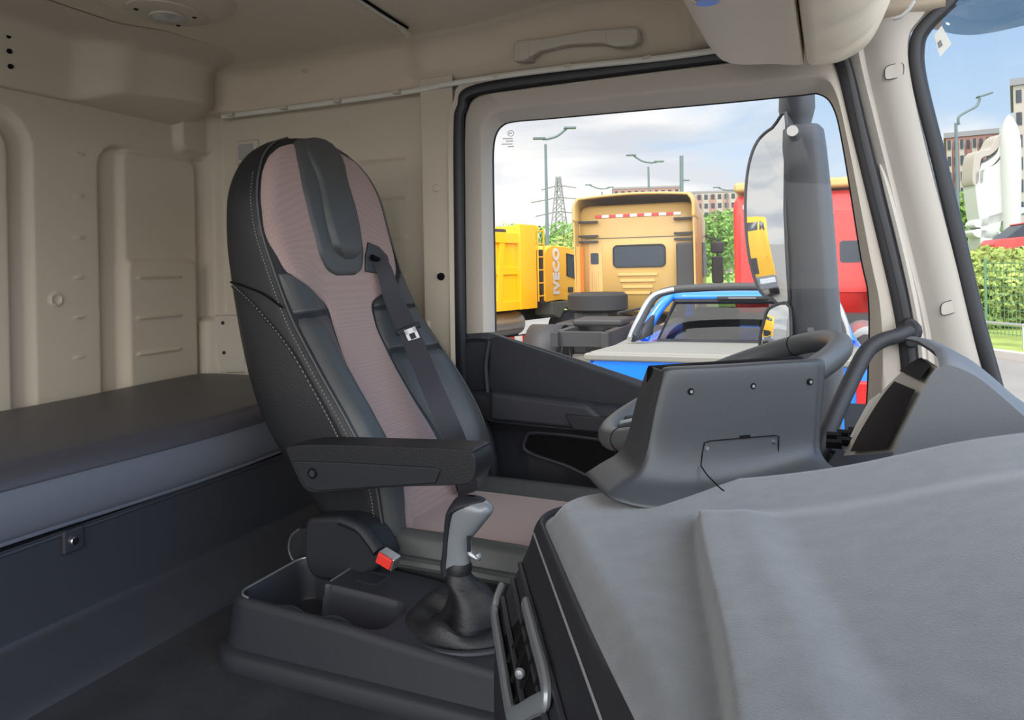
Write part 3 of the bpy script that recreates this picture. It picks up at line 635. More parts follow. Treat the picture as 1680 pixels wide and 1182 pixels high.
# armrest
ya = 1.235
ar = [(470, 740), (478, 733), (520, 730), (640, 733), (762, 738), (775, 744), (780, 762), (778, 782), (768, 794), (735, 797), (640, 800), (560, 806), (520, 809), (500, 803), (486, 780)]
def arm_pts(k, y): return [P(v.x, v.y, Y=y) for v in cat([Vector((*q, 0)) for q in k], 3, True)]
base = arm_pts(ar, ya)
addw('armrest', MB().prism(base, (0, .075, 0)), M['leather'], seat, bevel=.010, seg=4)
ap_ = [(478, 757), (560, 759), (716, 768), (722, 773), (714, 794), (640, 799), (560, 804), (522, 807), (502, 801), (490, 780)]
addw('armrest_cover', MB().prism([P(a, b, Y=ya-.004) for a, b in ap_], (0, .02, 0)), M['dark'], seat, bevel=.003)
pc_ = P(513, 777, Y=ya-.004)
addw('armrest_pivot', MB().tube([pc_+Vector((.010*math.cos(a), -.001, .010*math.sin(a))) for a in [2*pi*k/20 for k in range(20)]], .0016, 6, closed=True), M['black'], seat)
addw('armrest_hub', MB().lathe([(.001, -.003), (.007, -.003), (.008, .01)], pc_, 'y', 16), M['dark2'], seat)
addw('armrest_bracket', MB().lathe([(.028, 0), (.028, .06)], P(515, 785, Y=ya+.05), 'y', 20), M['dark'], seat)
# far side hip bolster shell
addw('far_side_shell', MB().tube(cat([P(768, 668, Y=1.90), P(790, 700, Y=1.90), P(803, 745, Y=1.90), P(806, 800, Y=1.90), P(800, 850, Y=1.88)], 6), .022, 12), M['dark'], seat)
# belt guide plate on the far shoulder
def fs(px, py, off=0):      # point on the backrest front near z
    p = P(px, py, X=-1.19)
    for _ in range(5):
        a = min(max((p.y-YC)/hw(p.z), -1), 1); p = P(px, py, X=SX(a, p.z).x+off)
    return p
gp = [fs(605, 397, .012), fs(622, 404, .012), fs(637, 420, .008), fs(641, 436, .006), fs(628, 450, .008), fs(601, 446, .012), fs(601, 420, .012)]
addw('belt_guide', MB().prism(gp, (-.03, 0, 0)), M['screen'], seat, bevel=.003)
addw('guide_slot', MB().tube([fs(610, 422, .016), fs(632, 432, .014)], .008, 10), M['black'], seat)
def strap(pts, wd, th, up):
    return MB().tube(cat(pts, 8), wd, 12, th, up=up)
bp = [fs(618, 424, .014), fs(630, 442, .032), fs(645, 490, .045), fs(668, 540, .040), fs(690, 590, .032), fs(715, 650, .026), fs(740, 705, .022), fs(757, 750, .020), fs(766, 790, .012), fs(768, 810, .0)]
bl = MB(); pts = cat(bp, 8); vs_ = []
for i, p in enumerate(pts):
    tg_ = (pts[min(i+1, len(pts)-1)]-pts[max(i-1, 0)]).normalized(); nrm = (Vector((.62, -.72, .3))).normalized()
    s_ = tg_.cross(nrm).normalized()*(.018+.009*min(1, i/20)); n_ = s_.cross(tg_).normalized()*.0012
    vs_.append([p-s_-n_, p+s_-n_, p+s_+n_, p-s_+n_])
belt = empty('seat_belt', bp[0], 0, 'dark seat belt hanging from the shoulder of the driver seat', 'seat belt')
addw('webbing', MB().loft(vs_), M['belt'], belt, smooth=30)
pt = fs(670, 540, .054)
tgd = (P(690, 590, Y=1.735)-P(645, 490, Y=1.745)).normalized(); nr = Vector((.62, -.72, .3)).normalized(); sx = tgd.cross(nr).normalized(); nr = sx.cross(tgd).normalized()
RT = Matrix((sx, tgd, nr)).transposed()
addw('tongue_cap', MB().box(pt, (.070, .016, .014), RT), M['dark'], belt, bevel=.004, seg=3)
tq = pt+tgd*.022+nr*.012
tm = MB()
tm.box(tq+sx*(.012), (.008, .036, .003), RT); tm.box(tq-sx*(.012), (.008, .036, .003), RT); tm.box(tq+tgd*.016, (.032, .009, .003), RT); tm.box(tq-tgd*.012, (.032, .014, .003), RT)
addw('tongue', tm, M['white'], belt)
addw('warning_label', MB().box(P(767, 806, Y=1.80), (.045, .004, .035), RT), M['dark2'], belt)

# ================================================================ centre console with gear lever
cs = empty('floor_console', (-.8, 1.18, 0), 0, 'black plastic floor console with two cup holders beside the driver seat', 'console')
yn, yf = 1.075, 1.325
# top surface profile along x: near edge from pixels
ct = ip([-1.12, -1.07, -1.0, -.9, -.80, -.72, -.64, -.55, -.42], [.118, .124, .122, .118, .113, .106, .100, .094, .090])
def cons_row(x, taper):
    zt = ct(x); r = .012
    y0 = yn+.012*taper; y1 = yf-.012*taper
    return [Vector((x, y0-.022, 0)), Vector((x, y0-.022, .026)), Vector((x, y0-.012, .034)), Vector((x, y0, zt-r)), Vector((x, y0+.003, zt-.003)), Vector((x, y0+r, zt)),
            Vector((x, y1-r, zt)), Vector((x, y1-.003, zt-.003)), Vector((x, y1, zt-r)), Vector((x, y1+.012, .034)), Vector((x, y1+.022, .026)), Vector((x, y1+.022, 0))]
xs_ = [-1.105, -1.10, -1.085, -1.065]
# body with open well: build outer wall and top frame separately
ring = []
def rrect(x0, x1, y0, y1, r, n=6):
    out = []
    for cx, cy, a0 in ((x1-r, y1-r, 0), (x0+r, y1-r, pi/2), (x0+r, y0+r, pi), (x1-r, y0+r, 1.5*pi)):
        for k in range(n+1):
            a = a0+pi/2*k/n; out.append((cx+r*math.cos(a), cy+r*math.sin(a)))
    return out
X0, X1 = -1.10, -.35
def resamp(pl, n):
    d = [0]
    for i in range(len(pl)): a, b = pl[i], pl[(i+1) % len(pl)]; d.append(d[-1]+math.hypot(b[0]-a[0], b[1]-a[1]))
    out = []
    for k in range(n):
        s = d[-1]*k/n; i = max(j for j in range(len(pl)) if d[j] <= s+1e-9); a, b = pl[i], pl[(i+1) % len(pl)]; t = (s-d[i])/max(d[i+1]-d[i], 1e-9)
        out.append((a[0]+(b[0]-a[0])*t, a[1]+(b[1]-a[1])*t))
    return out
def lay(grow, dz, fixed=None, r=.05):
    return [Vector((x, y, fixed if fixed is not None else ct(x)+dz)) for x, y in resamp(rrect(X0-grow, X1+grow, yn-grow, yf+grow, r+grow), 160)]
wx0, wx1 = -1.072, -.752
mb = MB()
mb.loft([lay(.030, 0, 0.0), lay(.030, 0, .024), lay(.022, 0, .032), lay(.012, 0, .036), lay(.0, -.014), lay(-.002, -.005), lay(-.008, 0)], cap=False)
# top deck as a height field with the well cut out by depth
def well(x, y):
    d1 = rbox(x, y, wx0, -.955, yn+.020, yf-.035, .03, .005)
    d2 = rbox(x, y, -.965, wx1, yn+.020, yn+.125, .03, .005)
    return max(d1, d2)
def deck(u, v):
    x = X0-.0+.008+(X1-X0-.016)*u; y = yn+.008+(yf-yn-.016)*v
    z = ct(x)-.085*well(x, y)
    g = rbox(x, y, -.905, -.855, yf-.085, yf-.035, .004, .0015)-rbox(x, y, -.902, -.858, yf-.082, yf-.038, .004, .0015)
    z += .0022*max(g, 0)
    cr2 = X0+.05+.0
    if x < cr2 and (y < yn+.05 or y > yf-.05):
        cy = yn+.05 if y < yn+.05 else yf-.05; dx, dy = x-cr2, y-cy; r = math.hypot(dx, dy)
        if r > .042: dx, dy = dx*.042/r, dy*.042/r; x, y = cr2+dx, cy+dy
    return Vector((x, y, z))
body = addw('body', mb, M['dark'], cs, smooth=50)
addw('top_deck', MB().grid(deck, 260, 110), M['dark2'], cs, smooth=50)
for cx, cy in ((-1.015, yn+.075), (-.90, yn+.072)):
    a = 2.2
    addw('cup_divider', MB().tube([Vector((cx+.048*math.cos(t), cy+.048*math.sin(t), .045+.010*math.sin((t-1.5)*2))) for t in [1.2+.12*k for k in range(14)]], .005, 8, 3.0), M['dark2'], cs)
rim = [Vector((x, y, ct(x)+.001)) for x, y in rrect(wx0-.008, -.945, yn+.012, yf-.028, .035)]
addw('well_rim', MB().tube(rim[7:21], .0022, 6), M['silver'], cs)
addw('rim_line', MB().tube([Vector((-.948, yf-.03, ct(-.948)+.001)), Vector((-.948, yn+.14, ct(-.948)+.001))], .0018, 6), M['silver'], cs)
# gear lever
gx0 = P(742, 1070, Y=1.19).x
gl = empty('gear_lever', (gx0, 1.19, .06), 0, 'grey pistol grip gear lever in a gathered black leather boot', 'gear lever')
kb = [(728, 985, 92), (727, 1000, 80)]
def ringY(cxp, cyp, hwp, Y, wy, n=40, amp=0, ph=0, tilt=0):
    c = P(cxp, cyp, Y=Y); e = P(cxp+hwp, cyp, Y=Y); r = (e-c).length; out = []
    for k in range(n):
        a = 2*pi*k/n; rr = 1+amp*(math.sin(5*a+ph)*.6+math.sin(3*a+ph*1.7)*.5)
        out.append(c+Vector((r*math.cos(a)*rr, wy*math.sin(a)*rr, tilt*math.cos(a)+amp*.02*math.sin(4*a+ph))))
    return out
BY = 1.19
bcx, bcy = -.635, 1.195
def bring(rx, ry, z, cx=bcx, cy=bcy, amp=0, ph=0, za=0):
    return [Vector((cx+rx*math.cos(a)*(1+amp*math.sin(4*a+ph)), cy+ry*math.sin(a)*(1+amp*math.sin(4*a+ph)), z+za*max(0, math.sin(3*a+ph*1.3))**1.5)) for a in [2*pi*k/48 for k in range(48)]]
nk2 = P(752, 936, Y=1.19); zb0 = .094
boot = [bring(.118, .098, zb0-.01), bring(.116, .096, zb0+.006, za=.004), bring(.104, .086, zb0+.020, amp=.03, za=.020), bring(.086, .070, zb0+.022, amp=.10, ph=.3, za=.030), bring(.064, .052, zb0+.004, bcx+.012, amp=.14, ph=.8, za=.018),
        bring(.055, .046, zb0+.022, bcx+.020, amp=.12, ph=1.3), bring(.048, .042, zb0+.05, bcx+.026, amp=.10, ph=1.8), bring(.040, .035, zb0+.075, (bcx+nk2.x)/2+.018, amp=.07, ph=2.3), bring(.030, .027, nk2.z-.018, nk2.x, 1.19, amp=.04, ph=2.7), bring(.022, .021, nk2.z, nk2.x, 1.19), bring(.018, .018, nk2.z+.008, nk2.x, 1.19)]
addw('boot', MB().loft(boot), M['leather'], gl, smooth=70, sub=1)
addw('boot_ring', MB().tube(bring(.122, .102, zb0+.002), .006, 8, closed=True), M['dark2'], gl)
addw('collar', MB().loft([ringY(752, 940, 19, BY, .022), ringY(753, 930, 20, BY, .023), ringY(754, 922, 17, BY, .019)]), M['leather'], gl, smooth=60)
def krow(l, r, y, wy, tl=0):
    c = P((l+r)/2, y, Y=BY); rx = (P(r, y, Y=BY)-c).length; out = []
    for k in range(32):
        a = 2*pi*k/32; ca, sa = math.cos(a), math.sin(a)
        out.append(c+Vector((rx*math.copysign(abs(ca)**.85, ca), wy*math.copysign(abs(sa)**.85, sa), -tl*ca)))
    return out
kn = [krow(729, 771, 936, .018), krow(728, 770, 925, .019), krow(731, 769, 905, .019), krow(733, 771, 885, .020), krow(735, 781, 870, .021, .002), krow(736, 797, 855, .023, -.004), krow(738, 806, 842, .024, -.003), krow(741, 808, 832, .024), krow(746, 800, 823, .021), krow(755, 790, 818, .014), krow(765, 780, 816, .006)]
addw('grip', MB().loft([cat([r[j] for r in kn], 3) for j in range(32)]+[cat([r[0] for r in kn], 3)], closed=False), M['knobm'], gl, smooth=70)
kc = [krow(728, 745, 940, .0192), krow(727, 742, 925, .0202), krow(730, 744, 905, .0202), krow(732, 745, 885, .021), krow(734, 747, 865, .0225), krow(736, 750, 848, .0245), krow(739, 757, 835, .0255), krow(745, 790, 824, .0235), krow(752, 794, 817, .015), krow(765, 780, 814, .006)]
addw('grip_back', MB().loft([cat([r[j] for r in kc], 3) for j in range(32)]+[cat([r[0] for r in kc], 3)], closed=False), M['dark'], gl, smooth=70)
addw('trigger', MB().tube(cat([P(768, 885, Y=BY), P(770, 905, Y=BY), P(776, 912, Y=BY), P(785, 916, Y=BY), P(783, 909, Y=BY)], 4), .006, 8), M['silver'], gl)
addw('side_button', MB().box(P(769, 893, Y=BY-.019), (.006, .003, .028)), M['dark'], gl)
# ================================================================ dashboard
EA, EB = P(1053, 1182, Z=.475), P(895, 832, Z=.475)
de = (EB-EA); de.z = 0; de.normalize(); ne = Vector((de.y, -de.x, 0))     # ne points forward (+X side)
ds = empty('dashboard', (.2, .5, .3), 0, 'large grey soft-touch dashboard sweeping across the lower right', 'dashboard')
crest = ip([-.45, -.33, -.257, -.19, 0, .139, .3, .6], [.468, .472, .475, .478, .512, .555, .585, .60])
LY = ip([.3, .43, .73, .80], [-.035, -.060, -.126, -.138])
def dz(X, Y):
    z = crest(X-.0) + .02*ss(.2, .6, .92-Y)*0
    z -= .03*ss(.55, .0, Y) if False else 0
    # raised pad to the right of the groove
    lx = LY(max(min(Y, .80), .30)) if Y > .3 else -.035+(.3-Y)*.2
    d = X-lx
    fade = 1-ss(.72, .80, Y)
    z += fade*(.027*ss(-.003, .003, d)-.004*ss(.0, .03, d)-.012*ss(.040, .085, d)) - fade*.005*math.exp(-((d+.012)/.02)**2)
    return z
RC = .055
EB0 = EB
def EDGE(L):        # rear edge of the dashboard with its rounded far corner: position and outward direction
    if L <= 0: return EB0+de*L, -ne
    f = min(L/RC, 1.62)
    p = EB0+de*(RC*math.sin(f))+ne*(RC*(1-math.cos(f))); o = -ne*math.cos(f)+de*math.sin(f)
    if L > 1.62*RC: t = ne*math.sin(f)*1.0-(-de)*math.cos(f); p = p+t.normalized()*(L-1.62*RC)
    return p, o
Ls = [-.95+.95*i/110 for i in range(110)]+[1.62*RC*i/24 for i in range(25)]+[1.62*RC+.01+.02*i for i in range(8)]
def dtop(u, v):
    L = Ls[min(int(round(u*len(Ls))), len(Ls)-1)]; p, o = EDGE(L)
    x0 = p.x; X = x0+(.62-x0)*(v**1.4)
    zz = dz(X, p.y)-.022*(1-ss(0, .035, (X-x0)))**2
    if u == 1: return Vector((X, p.y+.10, zz-.25))
    return Vector((X, p.y, zz))
addw('top_pad', MB().grid(dtop, len(Ls), 420), M['dash'], ds, smooth=70)
# face profile, swept along the edge
prof = [(893, 834), (880, 842), (870, 856), (862, 880), (850, 905), (838, 928), (822, 952), (808, 985), (805, 1030), (804, 1100), (806, 1180)]
PF = [P(a, b, Y=EB0.y+.028) for i, (a, b) in enumerate(prof)]
zf = dz(EB.x, EB.y)
PF[0] = EB+Vector((0, 0, 0)); PF[0].z = zf-.022
offs = [-(q-EB).dot(ne) for q in PF]
rows = []
for L in Ls[::3]+[Ls[-1]]:
    p, o = EDGE(L)
    rows.append(cat([Vector((p.x+o.x*f, p.y+o.y*f, q.z if k else dz(p.x, p.y)-.022)) for k, (f, q) in enumerate(zip(offs, PF))], 4))
addw('stack_face', MB().loft(rows, closed=False), M['dark'], ds, smooth=50)
PF = [Vector((EB0.x-ne.x*f, EB0.y-ne.y*f, q.z)) for f, q in zip(offs, PF)]
def face_pt(px, py, i, off=.004):
    a = PF[i]; n = de.cross(PF[i+1]-PF[i]).normalized()
    if n.dot(CAM-a) < 0: n = -n
    return Ppl(px, py, a+n*off, n)
pline = [face_pt(869, 858, 2), face_pt(983, 1182, 2)]
addw('panel_gap', MB().tube([PF[2]-ne*.001+de*.0, PF[2]-ne*.001-de*.6], .0012, 6), M['grey'], ds)
for i, nm in ((4, 0), (5, 0), (6, 0)):
    addw('vent_louvre', MB().tube([PF[i]+de*.01-ne*.002, PF[i]-de*(.26+.02*i)-ne*.002], .003, 6), M['dark2'], ds)
# silver frame of the air vent, a U lying on the face
def fl(i, s, off=.006): 
    i0 = int(i); t = i-i0; q = PF[i0].lerp(PF[min(i0+1, len(PF)-1)], t); return q-de*s-ne*off
def solve(px, py, i):      # s along the edge so that the profile line i passes image row py
    best = None
    for k in range(200):
        s = k*.004-.03; q = fl(i, s)-CAM; d = q.dot(Fw)
        y = PY0-(q.dot(Uc)/d)*FPX
        e = abs(y-py)
        if best is None or e < best[0]: best = (e, s)
    return best[1]
iL, iR = 6.6, 4.1
s1, s2 = solve(860, 1172, iL), solve(925, 1125, iR); s3 = solve(880, 992, iR)
fr = [fl(iL-.7, -.035, .002), fl(iL-.3, -.018), fl(iL, 0), fl(iL, s1*.5), fl(iL, s1-.01), fl(iL-.2, s1+.012), fl((iL+iR)/2, s2*.5+s1*.5+.014), fl(iR+.3, s2+.008), fl(iR, s2-.012), fl(iR, (s2+s3)/2), fl(iR, s3)]
addw('vent_frame', MB().tube(cat(fr, 6), .0085, 10, .6, up=(-ne)), M['silver'], ds)
for k in range(4):
    s = s3+.01+(s2-s3)*k/4.2
    addw('vent_slat', MB().tube([fl(iL-.2, s+.01, .003), fl(iR+.2, s, .003)], .0028, 6), M['black'], ds)
addw('vent_cavity', MB().loft([[fl(iL-.1, s3*.6, .0015), fl(iL-.1, s1, .0015)], [fl(iR+.1, s3, .0015), fl(iR+.1, s2, .0015)]], closed=False), M['black'], ds)
addw('vent_knob', MB().lathe([(.001, -.004), (.004, -.003), (.005, 0), (.003, .004)], fl(5.2, s2*.75, .012), 'y', 12), M['silver'], ds)
# lower dashboard mass towards the driver (steering side)
mb = MB(); mb.bx(.12, .55, 1.0, 2.02, -.3, .36)
addw('driver_side_lower', mb, M['dark'], ds, bevel=.03, seg=4)
# grille at the far corner
gq = [P(1350, 745, Y=1.72), P(1372, 700, Y=1.75), P(1440, 672, Y=1.75), P(1440, 750, Y=1.72)]
zc = gq[0].z
mb = MB(); mb.loft([[Vector((-.05, 1.2, .32)), Vector((.6, 1.2, .32))], [Vector((-.02, 1.62, .33)), Vector((.6, 1.62, .33))], [Vector((.02, 1.72, .375)), Vector((.6, 1.72, .375))], [Vector((.02, 2.0, .40)), Vector((.6, 2.0, .40))]], closed=False)
addw('corner_shelf', mb, M['dark2'], ds)
for k in range(2):
    for j in range(3):
        a = P(1368+j*18, 714-j*4+k*12, Z=.402); addw('grille_slot', MB().box((a.x, a.y, .399), (.028, .030, .012)), M['black'], ds)
# ---------------------------------------------------------------- display (back)
L0, R0 = P(1085, 608, T=.90), P(1352, 590, T=.963)
dd = (R0-L0); dd.z = 0; W_ = dd.length; dd.normalize(); dn = Vector((dd.y, -dd.x, 0))        # dn towards the camera
dp = empty('display_screen', (L0+R0)/2-Vector((0, 0, .14)), 0, 'back of the dark dash display housing with screws, standing on the dashboard', 'display')
def dpt(px, py, off=0): return Ppl(px, py, L0+dn*off, dn)
def drow(pts): return [dpt(a, b, o) for a, b, o in pts]
# columns along the width (left to right), rows from top to base
cols = []
tops = [(1085, 608), (1090, 604), (1110, 602), (1180, 599), (1260, 594), (1330, 590), (1346, 590), (1353, 596)]
low = [(1060, 735), (1065, 737), (1085, 738), (1160, 738), (1250, 735), (1325, 727), (1338, 726), (1345, 724)]
flare = [(1046, 770), (1050, 775), (1065, 782), (1150, 785), (1245, 772), (1325, 752), (1342, 748), (1348, 744)]
b1 = [(1020, 792), (1030, 802), (1050, 810), (1140, 812), (1240, 797), (1330, 772), (1352, 764), (1358, 760)]
b2_ = [(998, 812), (1020, 822), (1062, 832), (1130, 834), (1230, 814), (1310, 790), (1350, 775), (1368, 768)]
o0 = [.0, .006, .010, .012, .012, .010, .006, .0]
back = [(a, b) for a, b in tops]
rows = [[dpt(a, b, -.030) for a, b in tops], [dpt(a, b-1, -.010) for a, b in tops], [dpt(a, b+3, o-.004) for (a, b), o in zip(tops, o0)], [dpt(a, b+13, o) for (a, b), o in zip(tops, o0)]]
rows += [[dpt(a, b, o) for (a, b), o in zip([((t[0]+l[0])/2, (t[1]+l[1])/2) for t, l in zip(tops, low)], o0)]]
rows += [[dpt(a, b, o+.001) for (a, b), o in zip(low, o0)], [dpt(a, b, o*1.3+.008) for (a, b), o in zip(flare, o0)], [dpt(a, b, o*1.8+.028) for (a, b), o in zip(b1, o0)], [dpt(a, b, o*2+.045) for (a, b), o in zip(b2_, o0)], [dpt(a, b+4, o*2+.040) for (a, b), o in zip(b2_, o0)]]
fullrows = []
for i, r in enumerate(rows):
    left = [r[0]-dn*(.045+.006*i)+dd*(.004 if i < 2 else .010), r[0]-dn*.02+dd*.001]; right = [r[-1]-dn*.02-dd*.002, r[-1]-dn*(.045)-dd*.012]
    fullrows.append(cat(left+r+right, 4))
colsT = [cat([r[j] for r in fullrows], 4) for j in range(len(fullrows[0]))]
addw('housing', MB().loft(colsT, closed=False), M['screen'], dp, smooth=50)
addw('screen_front', MB().prism([L0-dn*.03+dd*.004, R0-dn*.03-dd*.006, dpt(1338, 735, -.03), dpt(1062, 745, -.03)], -dn*.02), M['black'], dp, bevel=.004)
for px, py in ((1134, 643), (1236, 634), (1330, 627)):
    c = dpt(px, py, .0125); addw('screw', MB().tube([c+dn*.0, c-dn*.004], .0042, 12), M['black'], dp); addw('screw_head', MB().tube([c+dn*.001, c-dn*.002], .0022, 6), M['silver'], dp)
for px, py in ((1160, 736), (1272, 726)):
    c = dpt(px, py, .0135); addw('bright_screw', MB().tube([c+dn*.0012, c-dn*.003], .0024, 10), M['chrome'], dp)
cl_ = [(1150, 765, .017), (1153, 740, .0135), (1156, 727, .0135), (1165, 724, .0135), (1210, 720, .0135), (1270, 715, .0135), (1278, 716, .0135), (1277, 745, .0135), (1282, 756, .016)]
addw('cover_gap', MB().tube([dpt(*k) for k in cl_], .0007, 5), M['black'], dp)
addw('cover_gap', MB().tube([dpt(1150, 765, .020), dpt(1160, 780, .034), dpt(1180, 800, .058), dpt(1208, 822, .073)], .0009, 5), M['black'], dp)
addw('cover_tab', MB().box(dpt(1222, 717, .0125), (.014, .003, .004), Matrix((dd, dn, Up)).transposed()), M['black'], dp)
# ---------------------------------------------------------------- steering wheel
WL, WR = P(992, 706, Y=1.40), P(1396, 560, Y=1.40)
wc = (WL+WR)/2; wr = (WR-WL).length/2-.018; wx = (WR-WL).normalized()
wy = Vector((0, math.cos(.075), math.sin(.075))); wy = (wy-wx*wy.dot(wx)).normalized(); wz = wx.cross(wy)
if wz.z < 0: wz = -wz
stw = empty('steering_wheel', wc, 0, 'dark leather rimmed steering wheel behind the display housing', 'steering wheel')
def wp(a, r, h=0): return wc+wx*(r*math.cos(a))+wy*(r*math.sin(a))+wz*h
addw('rim', MB().tube([wp(2*pi*k/72, wr) for k in range(72)], .0205, 16, closed=True, up=wz), M['wheelm'], stw, smooth=80)
for a in (.9, -.9, 2.4, -2.4):
    addw('grip_seam', MB().tube([wp(a, wr)+(wx*math.cos(a)+wy*math.sin(a))*.0208*math.cos(t)+wz*.0208*math.sin(t) for t in [2*pi*k/16 for k in range(16)]], .001, 5, closed=True), M['black'], stw)
for a in (pi, 1.9*pi/2, -1.9*pi/2): addw('spoke', MB().tube([wp(a, wr-.01), wp(a, wr*.6, -.012), wp(a, .07, -.03)], .016, 10, .5, up=wz), M['silver'] if a == pi else M['dark'], stw)
addw('hub', MB().tube([wp(0, 0, -.005), wp(0, 0, -.02), wp(0, 0, -.05)], .075, 28), M['dark'], stw, bevel=.012)
addw('column', MB().tube([wp(0, 0, -.05), wp(0, 0, -.32)], .035, 16), M['dark'], stw)
# ---------------------------------------------------------------- pillar grab bar
gbp = [P(1338, 775, Y=1.70), P(1348, 735, Y=1.72), P(1366, 690, Y=1.76), P(1400, 617, Y=1.84), P(1422, 577, Y=1.88), P(1445, 560, Y=1.90), P(1470, 552, Y=1.915), P(1486, 545, Y=1.93), P(1492, 543, Y=1.95)]
gb = empty('pillar_grab_bar', gbp[0], 0, 'black curved grab bar from the dashboard up to the windscreen pillar', 'grab bar')
addw('bar', MB().tube(cat(gbp, 8), lambda t: .0195-.003*t+(.012*ss(.86, 1, t)), 14), M['dark2'], gb, smooth=80)
fo = [(1480, 530), (1494, 523), (1505, 530), (1509, 552), (1507, 566), (1497, 572), (1484, 566)]
addw('mount', MB().prism([P(v.x, v.y, Y=1.925) for v in cat([Vector((*k, 0)) for k in fo], 3, True)], (0, .04, 0)), M['dark'], gb, bevel=.008, seg=3)
# ---------------------------------------------------------------- instrument binnacle
bn = empty('instrument_binnacle', (.25, 1.3, .35), 0, 'blue grey instrument hood with bright trim edge near the windscreen pillar', 'instrument hood')
Yn_ = 1.12
hood = [(1455, 775), (1468, 738), (1500, 668), (1528, 615), (1541, 604), (1560, 600), (1600, 617), (1640, 648), (1680, 683), (1740, 730), (1740, 790)]
hn = [P(a, b, Y=Yn_) for a, b in hood]
def sc(k, y, dzz, dxx): return [Vector((q.x+dxx, y, q.z+dzz)) for q in hn]
hr = [sc(0, Yn_, 0, 0)]
hr2 = [[q+Vector((0, 0, 0)) for q in hn]]
top0, ci = [], 0
body_rows = [[Vector((q.x+ix, y, q.z+iz)) for q in hn[4:]] for y, ix, iz in ((Yn_, 0, 0), (Yn_+.012, 0, .010), (Yn_+.05, -.0, .017), (Yn_+.2, -.005, .016), (Yn_+.36, -.01, .005), (Yn_+.46, -.012, -.012))]
addw('hood', MB().loft([cat(r, 4) for r in body_rows], closed=False), M['hood'], bn, smooth=50)
addw('near_side', MB().loft([[q+(Vector((.06, 0, -.02)) if False else Vector((0, 0, 0))) for q in cat(hn, 4)], [Vector((.19, Yn_-.003, .40)) for _ in cat(hn, 4)]], closed=False), M['hood'], bn, smooth=50)
fA, fB = (1466, 742), (1536, 606)
far = [(1384, 748), (1400, 715), (1440, 652), (1478, 612), (1510, 591), (1520, 590)]
near = [(1466, 742), (1478, 716), (1500, 672), (1520, 632), (1532, 612), (1540, 603)]
def fpt(px, py, t): return P(px, py, Y=Yn_+.44*t)
fN = [fpt(a, b, 0) for a, b in near]; fFr = [fpt(a, b, 1) for a, b in far]
addw('cluster_face', MB().loft([cat(fN, 4), cat([a.lerp(b, .5) for a, b in zip(fN, fFr)], 4), cat(fFr, 4)], closed=False), M['rail'], bn, smooth=50)  # pale material puts sunlight into the colour of this face
cN, cF = cat(fN, 8), cat(fFr, 8)
fnn = (cN[-1]-cN[0]).cross(cF[0]-cN[0]).normalized()
if fnn.dot(CAM-cN[0]) < 0: fnn = -fnn
def face_patch(k0, k1, t0, t1, off):
    def fn(u, v):
        k = k0+(k1-k0)*u; i = min(int(k), len(cN)-2); f = k-i
        return cN[i].lerp(cN[i+1], f).lerp(cF[i].lerp(cF[i+1], f), t0+(t1-t0)*v)+fnn*off
    return MB().grid(fn, 14, 6)
addw('gauge_recess', face_patch(1, 21, .04, .74, .007), M['black'], bn)
addw('gauge_recess', face_patch(24.5, 37, .06, .93, .007), M['black'], bn)
addw('side_trim', MB().tube([P(1388, 742, Y=1.58), P(1408, 700, Y=1.60), P(1430, 660, Y=1.62), P(1446, 648, Y=1.62)], .006, 8, .7), M['rail'], bn)
# ---------------------------------------------------------------- outside mirror
ym = 2.42
mr = empty('wing_mirror', P(1310, 400, Y=ym), 0, 'tall dark grey outside mirror housing with two mirror glasses', 'wing mirror')
hl = [(1281, 150), (1288, 200), (1280, 300), (1272, 420), (1270, 500), (1276, 560), (1300, 640), (1300, 720)]
hr_ = [(1347, 206), (1360, 230), (1370, 330), (1380, 450), (1383, 520), (1386, 560), (1388, 640), (1386, 720)]
rowsm = []
for (y, l, r, dpz) in ((205, 1300, 1338, .05), (207, 1284, 1346, .09), (214, 1280, 1352, .11), (240, 1279, 1356, .12), (330, 1279, 1366, .13), (430, 1288, 1374, .13), (520, 1292, 1380, .13), (590, 1294, 1385, .12), (680, 1296, 1384, .11), (730, 1300, 1378, .10)):
    c = P((l+r)/2, y, Y=ym); rx = (P(r, y, Y=ym)-c).length; lp = []
    for k in range(28):
        a = 2*pi*k/28; ca, sa = math.cos(a), math.sin(a); lp.append(c+Vector((rx*math.copysign(abs(ca)**.6, ca), dpz*math.copysign(abs(sa)**.7, sa)+.05, 0)))
    rowsm.append(lp)
addw('housing', MB().loft(rowsm), M['mirrorh'], mr, smooth=50)
nk = []
for (y, l, r, d_) in ((140, 1276, 1336, .07), (175, 1275, 1337, .07), (190, 1279, 1333, .06), (200, 1286, 1330, .05), (212, 1288, 1330, .05)):
    c = P((l+r)/2, y, Y=ym); rx = (P(r, y, Y=ym)-c).length
    nk.append([c+Vector((rx*math.cos(2*pi*k/24), d_*math.sin(2*pi*k/24)+.05, 0)) for k in range(24)])
addw('arm', MB().loft(nk), M['mirrorh'], mr, smooth=40)
addw('bracket', MB().tube(cat([P(1300, 150, Y=ym+.05), P(1296, 120, Y=ym), P(1290, 105, Y=2.25), P(1285, 100, Y=2.08)], 4), .035, 12), M['mirrorh'], mr)
addw('round_plug', MB().lathe([(.001, -.006), (.016, -.006), (.017, .03)], P(1300, 215, Y=ym-.07), 'y', 20), M['white'], mr)
